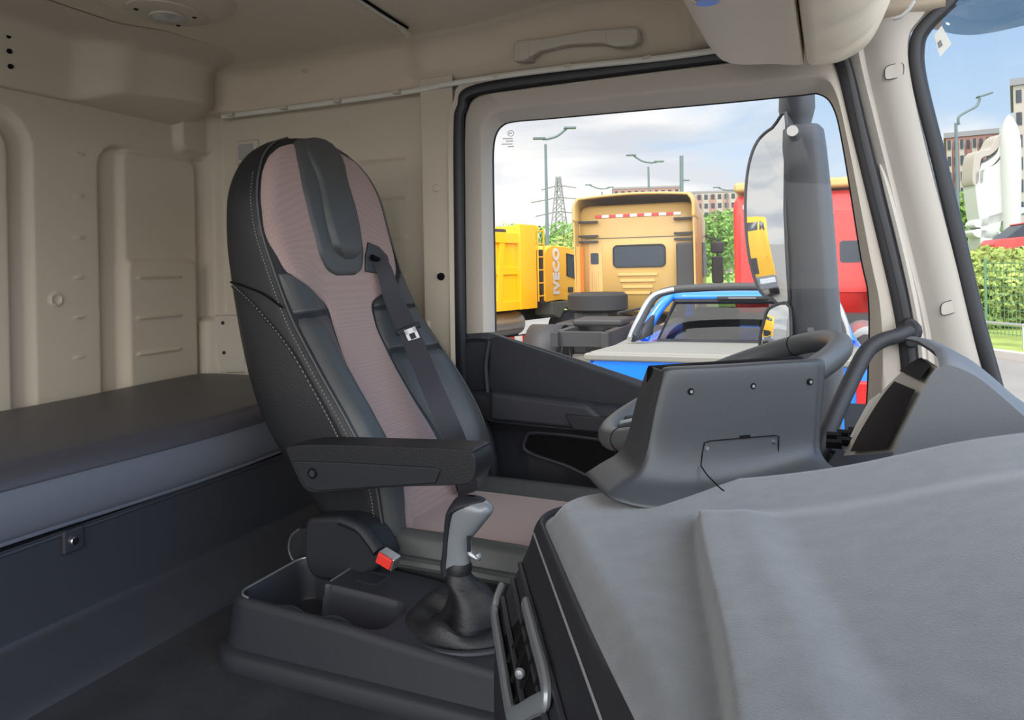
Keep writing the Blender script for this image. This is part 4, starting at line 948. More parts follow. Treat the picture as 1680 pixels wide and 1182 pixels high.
def mirpanel(pts, nm, R):
    o = [P(v.x, v.y, Y=ym-.055+(1290-v.x)*.0022) for v in cat([Vector((*k, 0)) for k in pts], 4, True)]
    c = sum(o, Vector())/len(o); n = Vector((-.77, -.63, 0)); rr = max((q-c).length for q in o)
    rings = []
    for k in (1, .9, .8, .7, .6, .5, .4, .3, .2, .1, .02): rings.append([c+(q-c)*k+n*((rr*rr*.35-((q-c).length*k)**2)/(2*R)) for q in o])
    addw(nm, MB().loft(rings, True, False, True), M['mirror'], mr, smooth=80)
    addw(nm+'_edge', MB().tube(rings[0], .005, 8, closed=True), M['mirrorh'], mr)
    addw(nm+'_shell', MB().prism([q+Vector((.012, .014, 0)) for q in o], (.05, .09, 0)), M['mirrorh'], mr, bevel=.01)
mirpanel([(1285, 204), (1262, 210), (1240, 232), (1229, 270), (1226, 330), (1229, 400), (1236, 450), (1246, 480), (1262, 490), (1290, 490)], 'main_mirror', 1.9)
mirpanel([(1292, 505), (1262, 506), (1254, 530), (1247, 560), (1250, 585), (1292, 600)], 'wide_mirror', .45)
addw('label_plate', MB().box(P(1330, 541, Y=ym-.085), (.018, .002, .012)), M['grey'], mr)
# ================================================================ outside
ZG = -1.30
def G(px, T): p = P(px, 437, T=T); return Vector((p.x, p.y, ZG))
def T_of(px, py): return P(px, py, Z=ZG)
tag(obj('ground', MB().add([(-150, 2.6, ZG), (150, 2.6, ZG), (150, 400, ZG), (-150, 400, ZG)], [(0, 1, 2, 3)])
        .add([(-150, -60, ZG), (150, -60, ZG), (150, 2.6, ZG), (-150, 2.6, ZG)], [(0, 1, 2, 3)]), M['asphalt'], smooth=0), kind='structure')
def fld(name, pts, m, z, label, cat_):
    return tag(obj(name, MB().prism([Vector((p.x, p.y, z-.25)) for p in pts], (0, 0, .25)), m, smooth=0), label, cat_)
fld('grass_field', [G(300, 34), G(1440, 30), G(1500, 200), G(200, 200)], M['grass'], ZG+.05, 'green meadow spreading behind the parked trucks', 'grass')
fp = [T_of(1560, 572), T_of(1760, 598), G(1760, 60), G(1500, 60)]
fld('grass_verge', fp, M['leaf2'], ZG+.10, 'bright green grass verge behind the kerb seen through the windscreen', 'grass')
ka, kb_ = T_of(1540, 574), T_of(1800, 612)
kd = (kb_-ka).normalized(); kn_ = Vector((kd.y, -kd.x, 0))
tag(obj('kerb', MB().prism([ka, kb_, kb_-kn_*.25, ka-kn_*.25], (0, 0, .16)), M['kerb']), 'pale concrete kerb along the road seen through the windscreen', 'kerb')
# wire fence
fa, fb = ka-kn_*3.0-kd*2, kb_-kn_*3.0+kd*2
fn = empty('wire_fence', fa, 0, 'thin green wire mesh fence standing in the verge', 'fence')
L_ = (fb-fa).length; mb = MB()
for i in range(int(L_/.12)):
    p = fa+kd*(i*.12); mb.box(p+Vector((0, 0, .1+.95)), (.012, .012, 1.9))
for k in range(10): mb.tube([fa+Vector((0, 0, .15+k*.2)), fb+Vector((0, 0, .15+k*.2))], .008, 4)
addw('mesh', mb, M['fence'], fn, smooth=0)
for i in range(4): addw('post', MB().box(fa+kd*(L_*i/3.)+Vector((0, 0, 1.05)), (.06, .06, 2.1)), M['fence'], fn)
ga, gb2 = ka-kn_*1.0-kd, kb_-kn_*1.0+kd*2
rl_ = empty('guard_rail', ga, 0, 'single grey pipe rail in front of the wire fence', 'rail')
addw('pipe', MB().tube([ga+Vector((0, 0, .62)), gb2+Vector((0, 0, .62))], .035, 8), M['alu'], rl_)
for i in range(4): addw('post', MB().box(ga+(gb2-ga)*(i/3)+Vector((0, 0, .33)), (.06, .06, .66)), M['alu'], rl_)

def leaves(mb, c, rx, ry, rz, n, s, rnd):
    for _ in range(n):
        while True:
            v = Vector((rnd.uniform(-1, 1), rnd.uniform(-1, 1), rnd.uniform(-1, 1)))
            if .25 < v.length < 1: break
        v = v.normalized()*(v.length**.5)
        p = c+Vector((v.x*rx, v.y*ry, v.z*rz)); a = Vector((rnd.gauss(0, 1), rnd.gauss(0, 1), rnd.gauss(0, 1))).normalized(); b = a.orthogonal().normalized(); q = s*rnd.uniform(.6, 1.3)
        mb.add([p-a*q, p-b*q*.55, p+a*q, p+b*q*.55], [(0, 1, 2, 3)])
def tree(px, T, h, wd, label, seed, m='leaf', base=.15, n=2600, group=None):
    rnd = random.Random(seed); g = G(px, T); o = empty('tree', g, 0, label, 'tree', group)
    mb = MB(); hc = h*(1-base)
    for k in range(9):
        a = rnd.uniform(0, 2*pi); r = rnd.uniform(0, .5)*wd/2; zz = h*base+hc*(.18+.64*rnd.random()); sc_ = .34+.25*(1-abs((zz/h)-.5))
        leaves(mb, g+Vector((r*math.cos(a), r*math.sin(a), zz)), wd*sc_*.6, wd*sc_*.6, hc*.24, n//9, h*.022+.05, rnd)
    addw('crown', mb, M[m], o, smooth=0)
    addw('trunk', MB().tube([g, g+Vector((.1, 0, h*.4)), g+Vector((0, .1, h*.75))], lambda t: h*.022*(1-.7*t), 8), M['trunk'], o)
def bush(px, py, T, h, wd, label, seed, m='leaf2', n=1500):
    rnd = random.Random(seed); g = G(px, T); g.z += .05; o = empty('bush', g, 0, label, 'bush')
    mb = MB(); leaves(mb, g+Vector((0, 0, h*.5)), wd/2, wd/2*.7, h*.52, n, .07+h*.018, rnd)
    addw('foliage', mb, M[m], o, smooth=0)
    mb = MB()
    for k in range(6): mb.tube([g+Vector((rnd.uniform(-.1, .1), 0, 0)), g+Vector((rnd.uniform(-.4, .4)*wd/2, rnd.uniform(-.2, .2), h*.8))], .02, 5)
    addw('stem', mb, M['trunk'], o)

# ---- vehicles, local axes: x forward, y left, z up
def V(x, y, z): return Vector((x, y, z))
def wheel(o, x, y, r, wd, rimm='alu', name='wheel'):
    t = obj(name, MB().lathe([(r*.55, -wd/2), (r*.9, -wd/2), (r, -wd*.36), (r, wd*.36), (r*.9, wd/2), (r*.55, wd/2)], (x, y, r), 'y', 32), M['tyre'], o)
    obj('rim', MB().lathe([(r*.08, -wd*.32), (r*.3, -wd*.3), (r*.5, -wd*.15), (r*.56, -wd*.51), (r*.56, wd*.51), (r*.5, wd*.15), (r*.3, wd*.3), (r*.08, wd*.32)], (x, y, r), 'y', 24), M[rimm], t)
    return t
def place(name, px, T, heading, label, cat_): return empty(name, G(px, T), math.radians(heading), label, cat_)
# gold tractor unit
gt = place('tractor_truck', 1044, 15.3, 93, 'gold high-roof tractor truck seen from behind through the door window', 'truck')
def sect(x, w_, z0, z1, r, crown=0):      # rounded section in yz
    return [V(x, y, z) for y, z in resamp(rrect(-w_/2, w_/2, z0, z1, r, 6), 56)]
obj('cab_body', MB().loft([sect(0, 2.36, 1.12, 3.30, .14), sect(.05, 2.46, 1.08, 3.36, .18), sect(1.1, 2.50, .95, 3.40, .20), sect(1.75, 2.48, .75, 3.30, .22), sect(2.15, 2.40, .60, 2.60, .22), sect(2.30, 2.25, .60, 1.75, .2)]), M['gold'], gt, smooth=50)
# roof deflector, open at the back
def defl(x, w_, z, r):
    pts = [V(x, -w_/2, 3.02), V(x, -w_/2, z-r), V(x, -w_/2+r*.3, z-r*.3), V(x, -w_/2+r, z), V(x, 0, z+.05), V(x, w_/2-r, z), V(x, w_/2-r*.3, z-r*.3), V(x, w_/2, z-r), V(x, w_/2, 3.02)]
    return cat(pts, 4)
obj('roof_deflector', MB().loft([defl(-.42, 2.50, 3.52, .22), defl(0, 2.50, 3.56, .22), defl(.8, 2.46, 3.60, .3), defl(1.6, 2.30, 3.45, .4), defl(2.0, 2.1, 3.15, .1)], closed=False), M['gold'], gt, solid=.05, smooth=50)
for s in (1, -1):
    side = [V(-.42, s*1.25, 3.20), V(-.02, s*1.25, 3.20), V(-.02, s*1.25, 1.15), V(-.30, s*1.25, 1.15), V(-.36, s*1.25, 2.6)]
    obj('side_fairing', MB().prism(side, (0, -s*.04, 0)), M['gold'], gt, bevel=.01)
    for z in (3.02, 2.72, 2.60): obj('bracket', MB().bx(-.10, -.03, s*.80, s*1.22, z-.022, z+.022), M['chassis'], gt)
obj('rear_window', MB().prism([V(-.012, y, z) for y, z in rrect(-.60, .48, 2.05, 2.50, .09)], (.02, 0, 0)), M['wing'], gt)
obj('window_seal', MB().tube([V(-.012, y, z) for y, z in rrect(-.60, .48, 2.05, 2.50, .09)], .018, 6, closed=True), M['rubber'], gt)
obj('side_hatch', MB().prism([V(-.014, y, z) for y, z in rrect(.72, 1.02, 1.32, 2.58, .05)], (.02, 0, 0)), M['gold'], gt, bevel=.01)
obj('hatch_window', MB().prism([V(-.022, y, z) for y, z in rrect(.80, .97, 2.12, 2.36, .03)], (.02, 0, 0)), M['wing'], gt)
mb = MB()
for k in range(4): mb.bx(-.03, .01, -.44+.05*k, .40-.05*k, 1.86-.13*k, 1.92-.13*k)
for k in range(2): mb.bx(-.03, .01, .81+.09*k, .85+.09*k, 1.45, 1.98)
obj('pressed_ribs', mb, M['gold'], gt, bevel=.01)
mb = MB(); 
obj('seam_line', MB().bx(-.012, .01, -1.10, 1.10, 2.66, 2.675), M['fender'], gt)
obj('grille_column', MB().bx(-.35, -.02, 1.12, 1.20, 1.5, 2.5), M['orange'], gt)
obj('dark_fairing', MB().bx(-.14, -.02, -1.20, -.84, 1.10, 2.52), M['chassis'], gt, bevel=.04)
for k in range(12): obj('reflector', MB().bx(-.02, .0, .86-.15*k-.15, .86-.15*k, 3.10, 3.16), M['white' if k % 2 else 'redp'], gt)
mi = obj('mirror', MB().bx(1.55, 1.75, -1.62, -1.38, 1.65, 2.25), M['chassis'], gt, bevel=.04)
obj('mirror', MB().bx(1.58, 1.75, -1.64, -1.36, 2.32, 2.58), M['chassis'], gt, bevel=.04)
obj('mirror_arm', MB().tube([V(1.6, -1.2, 2.72), V(1.66, -1.50, 2.62), V(1.66, -1.50, 1.6), V(1.6, -1.2, 1.55)], .025, 8), M['chassis'], gt)
obj('side_window', MB().prism([V(x, -1.262, z) for x, z in ((.95, 1.8), (.95, 2.55), (1.55, 2.55), (1.85, 1.8))], (0, .02, 0)), M['wing'], gt)
obj('chassis_frame', MB().bx(-4.6, 1.8, -.45, -.33, .85, 1.08).bx(-4.6, 1.8, .33, .45, .85, 1.08).bx(-4.5, -4.4, -.45, .45, .85, 1.08).bx(-1.2, -1.0, -.45, .45, .85, 1.08), M['chassis'], gt, bevel=.01)
obj('fifth_wheel', MB().bx(-3.5, -2.7, -.42, .42, 1.08, 1.20), M['chassis'], gt, bevel=.05)
for s in (1, -1):
    wheel(gt, -3.1, s*.95, .5, .58); wheel(gt, 1.1, s*1.05, .5, .3)
    obj('mudguard', MB().loft([[V(-3.1+.58*math.cos(a), s*.66, .5+.58*math.sin(a)) for a in [pi*k/12 for k in range(13)]], [V(-3.1+.58*math.cos(a), s*1.25, .5+.58*math.sin(a)) for a in [pi*k/12 for k in range(13)]]], closed=False), M['chassis'], gt, solid=.02)
obj('spare_wheel', MB().lathe([(.28, -.18), (.52, -.19), (.60, -.14), (.60, .14), (.52, .19), (.28, .18)], (-.9, .62, 1.36), 'z', 32), M['tyre'], gt)
obj('spare_wheel_carrier', MB().bx(-1.3, -.5, .33, 1.0, 1.05, 1.16), M['chassis'], gt)
obj('battery_box', MB().bx(-2.1, -.7, .55, 1.15, .45, 1.02), M['chassis'], gt, bevel=.03)
obj('fuel_tank', MB().tube([V(-2.2, -.9, .70), V(-.4, -.9, .70)], .32, 24), M['alu'], gt)
obj('air_hose', MB().tube(cat([V(-.05, -.3, 1.5), V(-.4, -.4, 1.25), V(-.9, -.2, 1.22), V(-1.8, 0, 1.2)], 5), .025, 8), M['chassis'], gt)

# yellow tipper
yt = place('dump_truck', 893, 17.2, 78, 'yellow dump truck with ribbed body and ladder left of the gold truck', 'truck')
# local origin at the gap between body and cab, on the right (visible) side
obj('tipper_body', MB().bx(-6.0, -.55, .0, 2.4, 1.15, 2.85), M['yellow'], yt, bevel=.02)
mb = MB()
mb.bx(-6.0, -.5, -.08, 0, 2.62, 2.85); mb.bx(-6, -.5, -.08, 0, 1.15, 1.35); mb.bx(-6, -.5, -.05, 0, 1.93, 2.10); mb.bx(-1.15, -.5, -.12, 0, 1.15, 3.05)
for k in range(8):
    x = -1.75-k*.62; mb.loft([[V(x-.09+.02, -.07, 2.62), V(x+.09+.02, -.07, 2.62), V(x+.09+.02, 0.01, 2.62), V(x-.09+.02, .01, 2.62)], [V(x-.12-.1, -.07, 1.35), V(x+.06-.1, -.07, 1.35), V(x+.06-.1, .01, 1.35), V(x-.12-.1, .01, 1.35)]])
obj('body_ribs', mb, M['yellow'], yt, bevel=.012)
obj('headboard', MB().bx(-.62, -.5, 0, 2.4, 2.6, 3.05).bx(-.9, -.2, .0, .25, 2.95, 3.05), M['yellow'], yt, bevel=.02)
obj('tarpaulin', MB().bx(-5.9, -1.2, .2, 2.2, 2.80, 2.95), M['chassis'], yt, bevel=.03)
lm = MB(); lm.tube([V(-.42, -.10, 1.3), V(-.42, -.10, 3.0)], .022, 6); lm.tube([V(-.16, -.10, 1.3), V(-.16, -.10, 3.0)], .022, 6)
for k in range(6): lm.tube([V(-.42, -.10, 1.42+.3*k), V(-.16, -.10, 1.42+.3*k)], .018, 6)
obj('ladder', lm, M['yellow'], yt)
def cabsec(y): 
    return [V(x, y, z) for x, z in ((.05, 1.25), (.05, 2.42), (.12, 2.52), (.35, 2.60), (1.1, 2.58), (1.55, 2.45), (1.75, 2.2), (2.05, 1.75), (2.10, 1.2), (2.1, 1.02), (1.75, 1.0), (1.65, 1.18), (.7, 1.28))]
obj('cab', MB().loft([cabsec(.0), cabsec(2.4)]), M['yellow'], yt, bevel=.03, smooth=30)
obj('cab_window', MB().prism([V(x, -.012, z) for x, z in ((1.0, 1.88), (1.0, 2.40), (1.48, 2.34), (1.62, 2.15), (1.78, 1.72))], (0, .02, 0)), M['wing'], yt)
obj('window_frame', MB().tube([V(x, -.014, z) for x, z in ((1.0, 1.88), (1.0, 2.40), (1.48, 2.34), (1.62, 2.15), (1.78, 1.72))], .025, 6, closed=True), M['chassis'], yt)
obj('door_handle', MB().bx(1.05, 1.25, -.03, 0, 1.45, 1.58), M['chassis'], yt)
fd = [V(.25, -.04, .95), V(.25, -.04, 1.25), (V(1.7, -.04, 1.25)), V(2.1, -.04, .85), V(1.95, -.04, .8), V(1.6, -.04, 1.08), V(.85, -.04, 1.08), V(.6, -.04, .85)]
obj('wheel_arch', MB().prism(fd, (0, .5, 0)), M['fender'], yt, bevel=.02)
obj('air_intake', MB().bx(-.10, .05, .02, .35, 1.2, 2.5), M['chassis'], yt, bevel=.02)
wheel(yt, 1.25, .30, .5, .32, 'grey'); wheel(yt, 1.25, 2.1, .5, .32, 'grey'); wheel(yt, -3.2, .35, .5, .6, 'grey'); wheel(yt, -4.5, .35, .5, .6, 'grey')
wheel(yt, -3.2, 2.05, .5, .6, 'grey'); wheel(yt, -4.5, 2.05, .5, .6, 'grey')
obj('fuel_tank', MB().tube([V(-2.0, .35, .82), V(-.7, .35, .82)], .26, 20), M['alu'], yt)
obj('chassis_frame', MB().bx(-5.6, 1.8, .7, .85, .80, 1.15).bx(-5.6, 1.8, 1.55, 1.7, .8, 1.15), M['chassis'], yt)
for k in range(7): obj('reflector', MB().bx(-2.2+.3*k, -1.9+.3*k, -.03, .0, .42, .56), M['white' if k % 2 else 'redp'], yt); obj('side_rail', MB().bx(-2.3, .0, 0, .04, .40, .58), M['chassis'], yt)
cu = bpy.data.curves.new('lettering', 'FONT'); cu.body = 'IVECO'; cu.size = .36; cu.extrude = .006; cu.offset = .02; cu.align_x = 'LEFT'; cu.space_character = 1.1
to = bpy.data.objects.new('tmp', cu); C.objects.link(to); bpy.context.view_layer.update()
me = bpy.data.meshes.new_from_object(to.evaluated_get(bpy.context.evaluated_depsgraph_get())); bpy.data.objects.remove(to)
le = bpy.data.objects.new('lettering', me); C.objects.link(le); me.materials.clear(); me.materials.append(M['white']); le.parent = yt
le.matrix_local = Matrix.Translation(V(.62, -.014, 1.42)) @ Matrix(((0, -1, 0, 0), (0, 0, -1, 0), (1, 0, 0, 0), (0, 0, 0, 1)))
tag(le, 'white vertical lettering')

# blue pickup, tail towards us
pk_ = place('pickup_truck', 1180, 4.80, 92, 'bright blue pickup with pale tonneau cover and sport bar, parked below the window', 'pickup')
zt_ = 1.45
obj('cargo_bed', MB().loft([[V(x, y, z) for y, z in resamp(rrect(-w2, w2, .55, zt_-.03-.065*x, .07), 48)] for x, w2 in ((0, .90), (.04, .95), (.8, .97), (1.7, .97))]), M['bluep'], pk_, smooth=50)
obj('tonneau_cover', MB().loft([[V(x, -.90, z-.05), V(x, .90, z-.05), V(x, .90, z), V(x, -.90, z)] for x, z in ((.02, zt_+.012), (.8, zt_-.02), (1.62, zt_-.075))]), M['cover'], pk_, bevel=.02, seg=3)
obj('tailgate_cap', MB().bx(-.02, .06, -.93, .93, zt_-.05, zt_), M['cover'], pk_, bevel=.015)
obj('tailgate_handle', MB().bx(-.03, .02, -.14, .14, 1.20, 1.27), M['chassis'], pk_, bevel=.01)
cabp = lambda x, w1, w2, z1: [V(x, -w1, 1.25), V(x, -w1, 1.33), V(x, -w2, z1-.09), V(x, -w2+.08, z1-.015), V(x, 0, z1+.02), V(x, w2-.08, z1-.015), V(x, w2, z1-.09), V(x, w1, 1.33), V(x, w1, 1.25)]
obj('cab_roof', MB().loft([[V(1.95, y, 1.76) for y in (-.60, -.5, -.2, .2, .5, .60)], [V(2.0, y, 1.79) for y in (-.66, -.5, -.2, .2, .5, .66)], [V(2.3, y, 1.81) for y in (-.68, -.5, -.2, .2, .5, .68)], [V(3.3, y, 1.80) for y in (-.66, -.5, -.2, .2, .5, .66)], [V(3.6, y, 1.74) for y in (-.64, -.5, -.2, .2, .5, .64)]], closed=False), M['bluep'], pk_, solid=.05, smooth=60)
for s in (1, -1):
    obj('rear_pillar', MB().tube(cat([V(1.72, s*.86, 1.38), V(1.84, s*.80, 1.56), V(1.96, s*.68, 1.74), V(2.1, s*.62, 1.775)], 5), .05, 10), M['bluep'], pk_, smooth=80)
    obj('side_body', MB().bx(1.65, 4.0, s*.80, s*.97, .55, 1.36), M['bluep'], pk_, bevel=.04)
    obj('windscreen_pillar', MB().tube([V(4.1, s*.80, 1.36), V(3.55, s*.66, 1.75)], .045, 8), M['bluep'], pk_)
    wheel(pk_, .95, s*.85, .39, .26); wheel(pk_, 4.1, s*.85, .39, .26)
    obj('tail_lamp', MB().bx(-.02, .10, s*.80, s*.975, .98, 1.32), M['lampred'], pk_, bevel=.02)
    obj('indicator_lamp', MB().bx(-.022, .10, s*.80, s*.975, .88, .96), M['orange'], pk_, bevel=.01)
gq_ = [V(1.76, -.74, 1.36), V(1.98, -.60, 1.72), V(1.98, .60, 1.72), V(1.76, .74, 1.36)]
obj('rear_window', MB().add(gq_, [(0, 1, 2, 3)]), M['tint'], pk_, smooth=0)
obj('window_surround', MB().tube(gq_, .03, 8, closed=True), M['rubber'], pk_)
obj('brake_lamp', MB().bx(1.90, 1.99, -.22, .22, 1.735, 1.765), M['chassis'], pk_, bevel=.008)
obj('brake_lens', MB().bx(1.895, 1.93, -.12, .12, 1.742, 1.756), M['grey'], pk_, bevel=.003)
obj('hood', MB().loft([[V(x, y, z) for y in (-.9, -.5, 0, .5, .9)] for x, z in ((3.95, 1.34), (4.6, 1.28), (5.2, 1.15), (5.3, .8))], closed=False), M['bluep'], pk_, solid=.04, smooth=60)
obj('seats', MB().bx(2.3, 2.45, -.6, -.12, 1.0, 1.55).bx(2.3, 2.45, .12, .6, 1.0, 1.55).bx(3.1, 3.25, -.6, -.12, 1.0, 1.6).bx(3.1, 3.25, .12, .6, 1.0, 1.6).bx(1.75, 3.9, -.8, .8, .6, 1.0), M['chassis'], pk_, bevel=.06, seg=3)
sb = cat([V(1.0, .80, zt_+.01), V(1.25, .79, 1.58), V(1.50, .72, 1.77), V(1.62, .60, 1.83), V(1.65, .40, 1.85), V(1.66, 0, 1.86), V(1.65, -.40, 1.85), V(1.62, -.60, 1.83), V(1.50, -.72, 1.77), V(1.25, -.79, 1.58), V(1.0, -.80, zt_+.01)], 5)
obj('sport_bar', MB().tube(sb, .036, 10), M['chassis'], pk_, smooth=80)
obj('sport_bar_leg', MB().tube([p+V(-.045, .02, .0) for p in sb[:18]], .022, 8), M['alu'], pk_, smooth=80)
obj('sport_bar_leg', MB().tube([p+V(-.045, -.02, .0) for p in sb[-18:]], .022, 8), M['alu'], pk_, smooth=80)
for s in (1, -1): obj('bar_foot', MB().loft([[V(1.0, s*.76, zt_), V(1.5, s*.76, zt_)], [V(1.25, s*.76, 1.56), V(1.52, s*.74, 1.62)]], closed=False), M['chassis'], pk_, solid=.03)
obj('rear_bumper', MB().bx(-.14, .05, -.93, .93, .42, .58), M['alu'], pk_, bevel=.03)

# low chassis of another truck, behind the sill
# red truck beyond the mirror
rt = place('red_truck', 1318, 13.6, 93, 'red high-roof truck cab mostly hidden behind the outside mirror', 'truck')
obj('cab_body', MB().loft([sect(0, 2.36, 1.12, 3.30, .14), sect(.05, 2.46, 1.08, 3.38, .18), sect(1.1, 2.50, .95, 3.42, .20), sect(1.75, 2.48, .75, 3.30, .22), sect(2.15, 2.40, .60, 2.60, .22), sect(2.30, 2.25, .60, 1.75, .2)]), M['redp'], rt, smooth=50)
obj('roof_edge', MB().bx(-.2, 1.4, -1.2, 1.2, 3.42, 3.60), M['gold'], rt, bevel=.06)
obj('rear_panel', MB().bx(-.03, .02, -1.12, 1.12, 1.5, 3.0), M['redp'], rt, bevel=.02)
obj('rear_window', MB().prism([V(-.04, y, z) for y, z in rrect(-.98, -.62, 2.05, 2.45, .06)], (.02, 0, 0)), M['wing'], rt)
obj('dark_fairing', MB().bx(-.3, -.05, -1.25, -1.08, 1.2, 2.7), M['chassis'], rt, bevel=.03)
for s in (1, -1): obj('roof_marker', MB().bx(-.06, .0, s*1.05, s*.85, 3.10, 3.18), M['white'], rt)
obj('chassis_frame', MB().bx(-3.5, 1.8, -.45, -.33, .8, 1.08).bx(-3.5, 1.8, .33, .45, .8, 1.08).bx(-.9, -.2, -1.1, 1.1, .7, 1.15), M['chassis'], rt)
obj('fuel_tank', MB().tube([V(-2.2, -.9, .75), V(-.5, -.9, .75)], .32, 20), M['alu'], rt)
for s in (1, -1): wheel(rt, -2.9, s*.95, .5, .58); wheel(rt, 1.1, s*1.05, .5, .3)

# lamp posts
def lamp(px, ytop, T, arm, label, hb=None, single=False):
    g = G(px, T); top = P(px, ytop, T=T); o = empty('street_lamp', g, 0, label, 'street lamp')
    h = top.z-g.z
    addw('pole', MB().tube([g, g+V(0, 0, h*.97)], lambda t: .10-.045*t, 10), M['pole'], o)
    r = Rt
    if single:
        a = cat([top+V(0, 0, -.3), top+V(0, 0, .0), top+r*.35+V(0, 0, .22), top+r*.68+V(0, 0, .40), top+r*.82+V(0, 0, .68)], 5)
        addw('arm', MB().tube(a, .05, 8), M['pole'], o)
        addw('lamp_head', MB().box(top+r*1.0+V(0, 0, .82), (.55, .28, .08), Matrix.Rotation(yaw, 3, 'Z') @ Matrix.Rotation(-.3, 3, 'Y')), M['pole'], o, bevel=.03)
    else:
        l, rr, dl, drr = arm
        a = cat([top+r*l*.0+V(0, 0, -.12), top+V(0, 0, -.02)], 2)
        a2 = cat([top+r*l+V(0, 0, dl), top+r*l*.5+V(0, 0, dl*.25), top, top+r*rr*.5+V(0, 0, drr*.28), top+r*rr+V(0, 0, drr)], 5)
        addw('arm', MB().tube(a2, .055, 8), M['pole'], o)
        for e, d in ((a2[0], l), (a2[-1], rr)):
            s = 1 if d > 0 else -1
            addw('lamp_head', MB().box(e+r*s*.15+V(0, 0, .03*(1 if s > 0 else 1)), (.55, .25, .09), Matrix.Rotation(yaw, 3, 'Z')), M['pole'], o, bevel=.02)
    return o
lamp(899, 228, 33, (-.25, .85, .0, .45), 'tall street lamp nearest the left edge of the door window')
lamp(1067, 267, 42, (-.95, .35, .42, .03), 'street lamp with curved arms above the gold truck roof')
lamp(990, 310, 65, (-1.2, .5, .35, .1), 'small distant street lamp between the pylon and the gold truck')
lamp(1195, 312, 60, (-.8, .8, .2, .0), 'small distant street lamp in front of the trees left of the outside mirror')
lamp(1573, 192, 28, None, 'single-arm street lamp with square head seen through the windscreen', single=True)
g = G(1118, 60); tp = P(1118, 256, T=60); o = empty('utility_pole', g, 0, 'thin straight utility pole with short crossarms beside the apartment block', 'pole')
addw('pole', MB().tube([g, tp], .16, 8), M['pole'], o)
for k, (dz_, l) in enumerate(((2.0, .6), (3.6, 1.2))): addw('crossarm', MB().tube([tp-V(0, 0, dz_)-Rt*l*(1 if k else 0), tp-V(0, 0, dz_)+Rt*l], .07, 6), M['pole'], o)
# pylon
g = G(919, 160); o = empty('electricity_pylon', g, 0, 'grey lattice electricity pylon in the distance between the trucks', 'pylon')
H = P(919, 290, T=160).z-ZG; mb = MB()
def pyl(z): return 2.2*(1-z/H)**1.1+.35
lv = [H*k/12 for k in range(13)]
for sx_ in (-1, 1):
    for sy in (-1, 1):
        mb.tube([g+V(sx_*pyl(z), sy*pyl(z), z) for z in lv], .16, 4)
for k in range(12):
    a, b = lv[k], lv[k+1]
    for s in (-1, 1):
        mb.tube([g+V(-pyl(a), s*pyl(a), a), g+V(pyl(b), s*pyl(b), b)], .09, 4); mb.tube([g+V(pyl(a), s*pyl(a), a), g+V(-pyl(b), s*pyl(b), b)], .09, 4)
addw('lattice', mb, M['grey'], o)
for zz, l in ((.62, 5.5), (.76, 6.5), (.88, 4.0)): addw('crossarm', MB().tube([g+V(-l, 0, H*zz), g+V(0, 0, H*zz+.8), g+V(l, 0, H*zz)], .14, 4), M['grey'], o)

# buildings
def block(px0, px1, ytop, T, depth, cols, rows_, m, label, ang=0, wm='wing', band=None):
    a = G(px0, T); rd = Vector((a.x, a.y, 0)).normalized(); pe = Vector((rd.y, -rd.x, 0)); q1 = G(px1, T)
    n1 = Vector((q1.y, -q1.x, 0)); b = a+pe*(-(a.dot(n1)-0)/pe.dot(n1)); b.z = ZG; H_ = P((px0+px1)/2, ytop, T=T).z-ZG; W2 = (b-a).length
    o = empty('apartment_building', a, math.atan2(b.y-a.y, b.x-a.x)+ang, label, 'building')
    obj('walls', MB().bx(0, W2, 0, depth, 0, H_), M[m], o)
    obj('roof_edge', MB().bx(-.2, W2+.2, -.2, depth+.2, H_, H_+.5), M['grey'], o)
    cw, rh = W2/cols, H_/rows_
    proto = None
    for i in range(cols):
        for j in range(rows_):
            if band and i % band == 0:
                if j == 0: obj('balcony_column', MB().bx(i*cw+cw*.1, i*cw+cw*.9, -.5, 0, 0, H_*.97), M['concrete' if m != 'concrete' else 'brick'], o)
            if proto is None:
                proto = obj('window', MB().bx(-cw*.26, cw*.26, -.06, .05, -rh*.28, rh*.28), M[wm], o, smooth=0); q = proto
            else: q = proto.copy(); C.objects.link(q)
            q.location = (i*cw+cw/2, -.56 if (band and i % band == 0) else 0, (j+.5)*rh)
    return o
block(1008, 1118, 310, 190, 14, 10, 9, 'brick', 'long red and white apartment block behind the gold truck', band=3)
block(1122, 1222, 317, 210, 14, 9, 9, 'concrete', 'paler apartment block right of the utility pole', band=2)
block(1556, 1640, 226, 75, 14, 8, 9, 'brick', 'reddish apartment block with white balconies seen through the windscreen', band=2)
block(1520, 1556, 238, 112, 12, 3, 9, 'concrete', 'narrow pale building end beside the red block', )
block(1668, 1760, 140, 55, 12, 5, 9, 'concrete', 'tall beige building at the right edge of the windscreen view')
